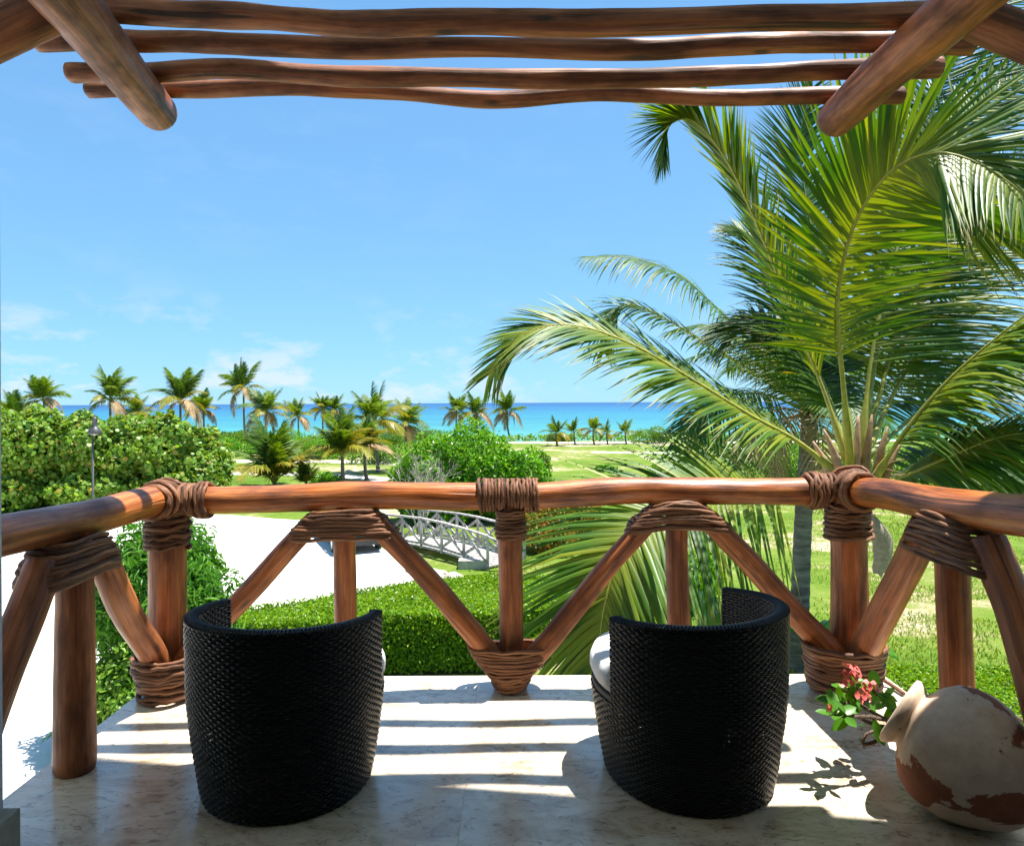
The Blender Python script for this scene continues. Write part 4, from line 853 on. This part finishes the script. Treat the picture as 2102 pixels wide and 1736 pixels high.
# softer shrubs right of the lawn, behind the railing
shrub('soft_shrub', 'loose soft green shrub at the right end of the lawn', 'shrub', [(9.8, 42, -3.0, 2.0, 1.8, 1.4), (11.6, 43, -2.2, 1.8, 1.8, 1.7), (8.6, 41, -3.6, 1.2, 1.2, .8)], 9000, .19, .55, L_MANG, 8, False, g, 10)
shrub('soft_shrub', 'soft green shrub behind the grey palm trunk', 'shrub', [(14.4, 42, -2.4, 2.3, 1.8, 1.9), (16.6, 42, -2.5, 1.8, 1.8, 1.8), (13, 40.6, -3.4, 1.8, 1.4, 1.0)], 10000, .19, .55, L_BRIGHT, 9, False, g, 10)
shrub('soft_shrub', 'low green shrubs along the fence at far right', 'shrub', [(21, 44, -3.0, 2.6, 1.4, 1.4), (25.5, 44, -2.8, 2.6, 1.5, 1.6), (30, 44, -2.8, 2.6, 1.5, 1.7)], 11000, .2, .55, L_MANG, 10, False, g, 10)
for i, (x, y, s, lab) in enumerate(((430, 905, 2.4, 'low green shore shrub left of the slim bare palm'), (490, 900, 1.7, 'low shore shrub beneath the slim bare palm'), (1345, 903, 2.2, 'round low green shrub on the shore right of the five palms'), (1440, 905, 2.2, 'long low shore shrub left of the drooping dry fronds'), (1150, 895, 1.3, 'small dark shore shrub behind the bushiest small palm'), (640, 935, 2.2, 'green shrub under the small sea front palms'), (1375, 955, .9, 'little green bush alone on the lawn'), (1245, 962, .6, 'smallest bush on the lawn above the handrail'), (780, 945, 2.0, 'leafy shrub left of the bright green thicket'), (470, 930, 1.9, 'dusty green bush just right of the sea grape thicket'), (520, 915, 2.4, 'broad shrub below the yellowish palm'), (590, 920, 2.6, 'wide shrub behind the young stemless palm'), (690, 925, 2.4, 'green shrub behind the young yellow green palm'), (735, 905, 2.6, 'big shrub below the golden green palm'), (800, 915, 2.6, 'tall shrub at the rear left of the bright thicket'), (670, 985, .8, 'little bush between the young palms above the handrail'), (860, 905, 2.6, 'shrub behind the top of the bright thicket'))):
    X, Y = G(x, y + 6); Y = min(Y, 103); X = (x - 1051) / FOC * Y
    shrub('low_shrub', lab, 'shrub', [(X - s * .7, Y, GZ + s * .38, s, s * .8, s * .62), (X + s * .7, Y, GZ + s * .3, s, s * .8, s * .5), (X + s * .1, Y - .2, GZ + s * .6, s * .7, s * .7, s * .5)], int(1500 + 900 * s), .22 if Y > 60 else .14, .6, L_BRIGHT if i % 2 else L_MANG, 20 + i, False, g, 4)
shrub('shore_scrub', 'band of low green scrub along the beach edge', 'scrub', [(x, 105 + 1.5 * math.sin(x * .7), GZ + .1, 3.6, 1.6, .9 + .25 * math.sin(x * 1.3)) for x in range(-60, 90, 5)], 16000, .36, .7, L_HEDGE, 33, False, None, 4)
# bare twiggy tree
def bare_tree():
    t = empty('bare_tree', (-4.0, 30.6, GZ), 'leafless pale twiggy tree in front of the bright green shrub', 'tree'); rg = random.Random(3); b = MB(); tw = MB()
    def grow(o, d, L, r, k, mb):
        e = o + d * L; mid = o.lerp(e, .5) + Vector((rg.uniform(-.06, .06), rg.uniform(-.06, .06), 0)); mb.tube([o, mid, e], [r, r * .8, r * .6], 5)
        if k == 0: return
        for _ in range(3 if k > 1 else 4):
            q = (d + Vector((rg.gauss(0, .38), rg.gauss(0, .38), rg.gauss(.05, .25)))).normalized(); grow(e if rg.random() < .6 else mid, q, L * rg.uniform(.6, .8), r * .55, k - 1, tw)
    for a in (-.28, .02, .3, .12): grow(Vector((-4.0 + a * .3, 30.6, GZ - .05)), Vector((a, rg.uniform(-.1, .1), 1)).normalized(), 1.35, .045, 4, b)
    b.build('trunk', M_TWIG, t, True); tw.build('branches', M_TWIG, t, True)
bare_tree()
# oleander and dark bush below the left corner
shrub('oleander_bush', 'tall light green oleander bush with narrow leaves below the left corner post', 'bush', [(-6.0, 12, -1.45, 1.15, 1.1, 1.0), (-5.6, 11.8, -2.2, 1.15, 1.05, 1.0), (-6.5, 12.2, -1.9, 1.0, 1.0, 1.0), (-6.0, 11.8, -3.1, 1.15, 1.0, .9)], 17000, .24, .17, L_OLE, 40, False, g, 10, up=.9)
shrub('dark_bush', 'dark green bush at the foot of the oleander beside the drive', 'bush', [(-6.0, 11.2, -3.2, .85, .8, .85), (-5.3, 10.9, -3.3, 1.0, .9, .8), (-5.7, 10.6, -3.7, .8, .7, .5)], 9000, .10, .6, L_MANG, 41, False, g, 8)
shrub('croton_shrub', 'orange and green croton shrub beyond the footbridge right of centre post', 'shrub', [(.9, 27, -3.2, 1.0, .9, 1.0), (2.0, 27.5, -3.0, 1.1, .9, 1.2), (1.5, 26.2, -3.7, 1.0, .8, .6), (2.8, 28, -3.3, .9, .8, .9)], 8000, .15, .5, L_CROTON, 42, False, g, 8)
shrub('flower_shrub', 'dark garden shrub seen through the drooping frond right of centre', 'shrub', [(4.2, 19, -3.6, 1.0, .8, .6), (5.2, 20, -3.5, .9, .8, .7)], 4500, .14, .5, L_BRIGHT, 43, False, g, 6)
def hedge(name, label, top, z1, n, size, m, seed, soft=.12):
    """clipped hedge over a plan polygon: leaves all over top and sides of a solid block coloured dark as inner shade"""
    rng = np.random.default_rng(seed); bm = bmesh.new(); vs = [bm.verts.new((x, y, 0)) for x, y in top]; f = bm.faces.new(vs)
    if f.normal.z < 0: bmesh.ops.reverse_faces(bm, faces=[f])
    bmesh.ops.triangulate(bm, faces=[f]); tris = [[np.array(v.co[:2]) for v in q.verts] for q in bm.faces]; bm.free()
    ar = np.array([abs(np.cross(q[1] - q[0], q[2] - q[0])) / 2 for q in tris]); per = [(np.array(top[i]), np.array(top[(i + 1) % len(top)])) for i in range(len(top))]; pl = np.array([np.linalg.norm(b - a) for a, b in per]); H = z1 - GZ
    at, as_ = ar.sum(), pl.sum() * H; C = []; Nn = []
    for q, a in zip(tris, ar):
        k = int(n * a / (at + as_)); u = rng.random((k, 2)); sw = u.sum(1) > 1; u[sw] = 1 - u[sw]; p = q[0] + u[:, :1] * (q[1] - q[0]) + u[:, 1:] * (q[2] - q[0])
        z = z1 - np.abs(rng.normal(size=k)) * .07 + .05 * np.sin(p[:, 0] * 2.1) * np.sin(p[:, 1] * 2.7 + 1); C.append(np.column_stack([p, z])); Nn.append(np.tile([0, 0, 1.], (k, 1)))
    cen = np.mean(np.array(top), 0)
    for (a, b), l in zip(per, pl):
        k = int(n * l * H / (at + as_)); t = rng.random(k); p = a + t[:, None] * (b - a); nr_ = np.array([(b - a)[1], -(b - a)[0]]) / l
        if np.dot(nr_, (a + b) / 2 - cen) < 0: nr_ = -nr_
        z = GZ + .1 + rng.random(k) * (H - .05); p = p + nr_ * (rng.normal(size=k) * soft * .5 - .06 - .22 * np.clip(.35 - (z - GZ), 0, 1)[:]).reshape(-1, 1); C.append(np.column_stack([p, z])); Nn.append(np.tile([nr_[0], nr_[1], .2], (k, 1)))
    C = np.concatenate(C); Nn = np.concatenate(Nn); V, F = leaf_batch(C, Nn, size, .55, rng)
    t = empty(name, (cen[0], cen[1], GZ), label, 'hedge'); mo('leaves', V, F, m, t, smooth=False)
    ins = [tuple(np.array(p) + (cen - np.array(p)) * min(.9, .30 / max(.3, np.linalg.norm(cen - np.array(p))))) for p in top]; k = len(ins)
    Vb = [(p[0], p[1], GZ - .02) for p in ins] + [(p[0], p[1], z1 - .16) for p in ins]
    mo('shade_core', Vb, [tuple(range(k, 2 * k))] + [(i, (i + 1) % k, k + (i + 1) % k, k + i) for i in range(k)], simple('hedge_inner_shade', (.035, .045, .018), .95, nscale=30, namp=.5), t, smooth=False)  # solid block, its dark colour stands in for shade between the leaves
hedge('clipped_hedge', 'wide clipped bright green hedge curving behind the left chair and centre post', [(-6.3, 14.2), (-5.9, 14.9), (-4.4, 15.8), (-3.3, 16.6), (-2.2, 17.3), (-.5, 17.9), (.6, 17.8), (1.2, 17.1), (1.2, 15.8), (.6, 15.0), (-.6, 14.6), (-3, 14.4), (-5, 13.9)], -2.9, 66000, .075, L_HEDGE, 50)
hedge('ground_cover_hedge', 'low bright green ground cover below the right railing', [(5.9, 15.2), (6.9, 14.4), (8.2, 14.0), (10.5, 13.9), (14, 13.4), (14, 9.0), (9, 8.8), (6.4, 9.2), (5.2, 11.5), (5.2, 13.4)], -3.85, 42000, .085, L_HEDGE, 51)
def grass():
    rng = np.random.default_rng(9); n = 60000; Y = 12 + 34 * rng.random(n) ** 1.3; X = rng.uniform(-3, 30, n); X = np.where(X > Y * .82, X * .6, X)
    pn = np.array([mnoise.noise(Vector((x * .35, y * .35, 3))) for x, y in zip(X, Y)]); k = pn > -.12; X, Y = X[k], Y[k]
    inh = (X > -7.2) & (X < 1.5) & (Y > 13.6) & (Y < 18.2) | (X < -1.5) & (Y < 33); X, Y = X[~inh], Y[~inh]; m = len(X)
    h = rng.uniform(.04, .13, m); a = rng.uniform(0, 6.28, m); lean = rng.normal(size=(m, 2)) * .05; w = .012 + .006 * rng.random(m)
    B = np.column_stack([X, Y, np.full(m, GZ)]); s = np.column_stack([np.cos(a) * w, np.sin(a) * w, np.zeros(m)]); T = B + np.column_stack([lean, h])
    V = np.stack([B - s, B + s, T], 1).reshape(-1, 3); F = np.arange(m * 3).reshape(-1, 3)
    o = mo('lawn_grass', V, F, L_GRASS, None, smooth=False); tag(o, 'short dry grass tufts scattered over the sandy lawn at right', 'grass', None, 'stuff')
grass()
# bananas, fern, little fan palm
def banana(name, loc, label, leaves, seed):
    t = empty(name, loc, label, 'plant', 'banana plants under the palms'); rg = random.Random(seed); o = Vector(loc)
    b = MB(); b.tube([o + Vector((0, 0, -.05)), o + Vector((0, 0, .7)), o + Vector((.03, 0, 1.3))], [.10, .085, .05], 10); b.build('stalk', M_RACHISG, t, True)
    for i in range(leaves):
        a = 2.4 * i + rg.uniform(-.3, .3); Ln = rg.uniform(1.0, 1.5); d = Vector((math.cos(a), math.sin(a), 0)); el = rg.uniform(.4, 1.2); h = o + Vector((.03, 0, 1.25)); V = []; F = []; n = 22
        for k in range(n):
            f = k / (n - 1); c = h + d * Ln * f * math.cos(el * (1 - f * .4)) + Vector((0, 0, Ln * (math.sin(el) * f - .62 * f * f))); w = .27 * math.sin(math.pi * min(1, .06 + f * .94)) ** .6 * (1 if f > .12 else .1); sd = Vector((-d.y, d.x, 0))
            tear = rg.uniform(.55, 1.05)
            V += [c - sd * w * tear + Vector((0, 0, -.35 * w)), c - sd * w * .5 + Vector((0, 0, .02)), c, c + sd * w * .5 + Vector((0, 0, .02)), c + sd * w * tear + Vector((0, 0, -.35 * w))]
        for k in range(n - 1):
            for e in range(4): F.append((k * 5 + e, k * 5 + e + 1, k * 5 + e + 6, k * 5 + e + 5))
        mo('leaf', V, F, L_BANANA, t)
banana('banana_plant', (5.80, 13.2, GZ), 'banana plant with torn leaves right of the grey palm trunk', 9, 1)
banana('banana_plant', (4.3, 14.6, GZ), 'banana plant behind the drooping frond above the right chair', 8, 3)
def fern(loc, label, n, L, seed, nm='fern', mats=None, cat='fern'):
    t = empty(nm, loc, label, cat); rg = random.Random(seed); o = Vector(loc)
    for i in range(n):
        a = 2.4 * i; el = rg.uniform(.5, 1.2); d = Vector((math.cos(a), math.sin(a), 0)); Ln = L * rg.uniform(.8, 1.15)
        pts = [o + d * Ln * f * math.cos(el * (1 - .4 * f)) + Vector((0, 0, Ln * (math.sin(el) * f - .5 * f ** 3))) for f in (0, .3, .6, .85, 1)]
        add_frond(t, pts, n=26, Lmax=L * .24, W=.035, seed=seed * 30 + i, droop=.2, raise_=.05, mats=mats or [L_BRIGHT, M_RACHISG], rr=.008, t0=.08, phi0=75, phi1=55)
fern((-6.72, 11.7, GZ), 'bright fern clump at the foot of the dark bush by the drive', 14, 1.0, 61)
fern((-6.25, 11.3, GZ), 'second fern clump under the left railing corner', 12, .9, 62)
fern((-1.55, 13.4, GZ), 'tiny palm seedling peeping over the floor edge beside the left chair', 9, .62, 63, 'palm_seedling', [L_PALM, M_RACHIS], 'palm seedling')

# ------------------------------------------------------------------ lamp post, bridge, fence, car
def lamp():
    X, Y = (190 - 1051) / FOC * 35.2, 35.2; t = empty('lamp_post', (X, Y, GZ), 'grey garden lamp post with bell shade before the sea grape thicket', 'lamp post')
    mg = simple('lamp_grey_metal', (.07, .07, .07), .45, .3, nscale=12); b = MB(); b.lathe([(.10, 0), (.10, .25), (.055, .3), (.045, 4.35), (.0, 4.36)], (X, Y, GZ), 14); b.build('pole', mg, t, True)
    b = MB(); b.lathe([(.31, 4.18), (.33, 4.20), (.29, 4.36), (.18, 4.52), (.12, 4.58), (.12, 4.86), (.15, 4.90), (.10, 5.0), (.03, 5.05), (.03, 5.16), (0, 5.18)], (X + .10, Y, GZ), 20); b.build('shade', mg, t, True)
    b = MB(); b.lathe([(0, 4.12), (.12, 4.16), (.2, 4.22), (0, 4.22)], (X + .10, Y, GZ), 16); b.build('diffuser', simple('frosted_glass', (.6, .6, .57), .3), t, True)
lamp()
def bridge():
    t = empty('footbridge', (-3, 26, GZ), 'arched grey timber footbridge with crossed rail panels beside the white drive', 'bridge')
    A = Vector((-5.2, 28.6, 0)); Bv = Vector((-.85, 23.9, 0)); d = (Bv - A).normalized(); s = Vector((-d.y, d.x, 0)); Ln = (Bv - A).length
    def zz(f): return GZ + .08 + .16 * math.sin(math.pi * min(1, max(0, f)))
    n = 34
    for i in range(n):
        f = (i + .5) / n; c = A.lerp(Bv, f) + s * .85; b = MB(); sl_ = (zz(f + .01) - zz(f - .01)) / (.02 * Ln); b.bar(Vector((c.x, c.y, zz(f))) - s * .9, Vector((c.x, c.y, zz(f))) + s * .9, Ln / n * .92, .05); b.build('plank', M_GREYWOOD, t)
    for side in (0, 1):
        o = s * (1.72 * side); k = 5; pp = [A.lerp(Bv, i / k) + o for i in range(k + 1)]; zs = [zz(i / k) for i in range(k + 1)]
        for i, p in enumerate(pp): b = MB(); b.box((p.x, p.y, zs[i] + .48), (.05, .05, .55)); b.build('post', M_GREYWOOD, t)
        for i in range(k):
            a, c = pp[i], pp[i + 1]; za, zc = zs[i], zs[i + 1]; V3 = lambda p, z: Vector((p.x, p.y, z))
            b = MB(); b.bar(V3(a, za + 1.06), V3(c, zc + 1.06), .13, .06); b.build('top_rail', M_GREYWOOD, t)
            b = MB(); b.bar(V3(a, za + .12), V3(c, zc + .12), .06, .09); b.build('bottom_rail', M_GREYWOOD, t)
            for (zu, zv, off) in ((.16, .98, .03), (.98, .16, -.03)):
                b = MB(); b.bar(V3(a, za + zu) + s * off, V3(c, zc + zv) + s * off, .045, .10); b.build('cross_brace', M_GREYWOOD, t)
    b = MB(); b.bar(Vector((Bv.x, Bv.y, GZ + 1.12)), Vector((.15, 23.6, GZ + .72)), .11, .06); b.build('top_rail', M_GREYWOOD, t)
    for q in ((.15, 23.6, .40), (-.35, 23.75, .48)): b = MB(); b.box((q[0], q[1], GZ + q[2]), (.05, .05, q[2])); b.build('post', M_GREYWOOD, t)
    b = MB(); b.bar(Vector((Bv.x, Bv.y, GZ + .95)), Vector((.15, 23.58, GZ + .1)), .045, .085); b.build('cross_brace', M_GREYWOOD, t)
    b = MB(); b.box((-1.35, 24.2, GZ + .14), (.5, .25, .15)); b.build('abutment', simple('stone_abutment', (.42, .38, .32), .9, nscale=6, namp=.3, bump=.6), t)
bridge()
def rock(loc, r, seed, label):
    bm = bmesh.new(); bmesh.ops.create_icosphere(bm, subdivisions=3, radius=1)
    for v in bm.verts:
        k = 1 + .35 * mnoise.noise(v.co * 1.3 + Vector((seed, 0, 0))) + .12 * mnoise.noise(v.co * 4 + Vector((0, seed, 0))); v.co = Vector((v.co.x * r[0], v.co.y * r[1], v.co.z * r[2])) * k
    me = bpy.data.meshes.new('coral_rock'); bm.to_mesh(me); bm.free(); me.materials.append(M_ROCK); o = link('coral_rock', me); o.location = loc; tag(o, label, 'rock', 'coral rocks by the footbridge')
M_ROCK = simple('coral_stone', (.46, .42, .35), .95, nscale=5, namp=.35, bump=.8)
rock((-2.6, 22.9, GZ + .05), (.45, .3, .22), 1, 'largest pale coral rock between hedge and footbridge'); rock((-1.9, 22.6, GZ + .04), (.3, .25, .18), 4, 'pale coral rock in the middle of the three by the footbridge'); rock((-3.3, 23.6, GZ + .04), (.28, .2, .16), 7, 'coral rock closest to the white drive')
def fence():
    t = empty('timber_fence', (24, 41, GZ), 'low grey crossed timber fence beyond the lawn at right', 'fence')
    for i in range(7): b = MB(); b.box((19.5 + i * 2, 41, GZ + .55), (.05, .05, .56)); b.build('post', M_GREYWOOD, t)
    for i in range(6):
        x = 19.5 + i * 2
        b = MB(); b.bar((x, 41, GZ + 1.08), (x + 2, 41, GZ + 1.08), .12, .06); b.build('top_rail', M_GREYWOOD, t)
        for (z0, z1, o) in ((.15, 1.0, .03), (1.0, .15, -.03)): b = MB(); b.bar((x, 41 + o, GZ + z0), (x + 2, 41 + o, GZ + z1), .04, .08); b.build('cross_brace', M_GREYWOOD, t)
fence()
def car():
    X, Y = -6.55, 28.4; t = empty('parked_car', (X, Y, GZ), 'dark grey car parked on the white drive, seen behind the left lashing', 'car'); t.rotation_euler = (0, 0, R(24))
    pb = simple('dark_car_paint', (.035, .038, .045), .25, .4); pb.node_tree.nodes['Principled BSDF'].inputs['Coat Weight'].default_value = 1
    gl = simple('car_glass', (.02, .025, .03), .05); ru = simple('tyre_rubber', (.02, .02, .02), .85); al = simple('wheel_alloy', (.45, .46, .47), .3, .9); pl = simple('black_plastic', (.03, .03, .03), .6); rd = simple('tail_light_red', (.4, .02, .02), .2); wh = simple('headlight_clear', (.7, .7, .7), .1); cr = simple('number_plate', (.7, .7, .65), .5)
    # side profile (y along length, z height); rear toward -y
    side = [(-2.10, .34), (-2.16, .62), (-2.12, .95), (-1.95, 1.05), (-1.62, 1.46), (-1.2, 1.54), (.0, 1.54), (.45, 1.46), (1.12, 1.02), (1.85, .90), (2.12, .72), (2.14, .40), (2.0, .28), (-1.9, .28)]
    def wd(y, z): return (.90 - .06 * max(0, (abs(y) - 1.6) / .5) ** 2) * (1 if z < 1.0 else 1 - .30 * (z - 1.0) / .55)
    def lk(nm, b, m, sm=False, parent=t):
        return link(nm, mkmesh(nm, b.V, b.F, m, smooth=sm), parent)
    b = MB(); V = []; n = len(side); cols = [-1, -.94, -.5, 0, .5, .94, 1]
    for c in cols:
        for (y, z) in side:
            k = 1 if abs(c) < .99 else .985; cy = sum(p[0] for p in side) / n; V.append((c * wd(y, z), y * k, .8 + (z - .8) * k))
    F = [];
    for i in range(len(cols) - 1):
        for k in range(n): k2 = (k + 1) % n; F.append((i * n + k, (i + 1) * n + k, (i + 1) * n + k2, i * n + k2))
    F.append(tuple(range(n))); F.append(tuple((len(cols) - 1) * n + k for k in range(n))[::-1]); b.add(V, F); body = lk('body', b, pb)
    for s in (-1, 1):
        b = MB(); b.add([(s * (wd(y, z) + .004), y, z) for (y, z) in ((-1.75, 1.08), (-1.50, 1.40), (-.30, 1.47), (-.30, 1.05))], [(0, 1, 2, 3)]); lk('window', b, gl)
        b = MB(); b.add([(s * (wd(y, z) + .004), y, z) for (y, z) in ((-.24, 1.05), (-.24, 1.47), (.38, 1.42), (.98, 1.05))], [(0, 1, 2, 3)]); lk('window', b, gl)
        b = MB(); b.box((s * .70, -2.12, .80), (.14, .05, .10)); lk('tail_light', b, rd)
        b = MB(); b.box((s * .66, 2.08, .72), (.17, .06, .08)); lk('headlight', b, wh)
        b = MB(); b.box((s * .98, .62, 1.06), (.09, .06, .06)); lk('mirror', b, pb)
        for y in (-1.32, 1.36):
            Rm = Matrix.Rotation(R(90), 3, 'Y'); w = MB(); w.lathe([(.20, -.11), (.30, -.11), (.33, -.08), (.33, .08), (.30, .11), (.20, .11)], (s * .84, y, .33), 24, Rm); tyre = lk('wheel', w, ru, True)
            r2 = MB(); r2.lathe([(0, .085), (.06, .09), (.19, .10), (.205, .112), (.205, -.112), (.19, -.10), (0, -.085)], (s * .84, y, .33), 20, Rm); lk('rim', r2, al, True, tyre)
    b = MB(); b.add([(x * .72, y, z) for (x, y, z) in ((-1, -1.90, 1.12), (1, -1.90, 1.12), (.86, -1.66, 1.43), (-.86, -1.66, 1.43))], [(0, 1, 2, 3)]); b.V = [(v[0], v[1] - .03, v[2] + .012) for v in b.V]; lk('rear_window', b, gl)
    b = MB(); b.add([(x * .74, y, z) for (x, y, z) in ((-1, 1.06, 1.07), (1, 1.06, 1.07), (.84, .50, 1.44), (-.84, .50, 1.44))], [(0, 1, 2, 3)]); b.V = [(v[0], v[1] + .03, v[2] + .012) for v in b.V]; lk('windscreen', b, gl)
    b = MB(); b.box((0, -2.14, .45), (.84, .06, .12)); lk('bumper', b, pl); b = MB(); b.box((0, 2.12, .42), (.80, .05, .11)); lk('bumper', b, pl); b = MB(); b.box((0, -2.175, .78), (.26, .012, .06)); lk('number_plate', b, cr)
car()
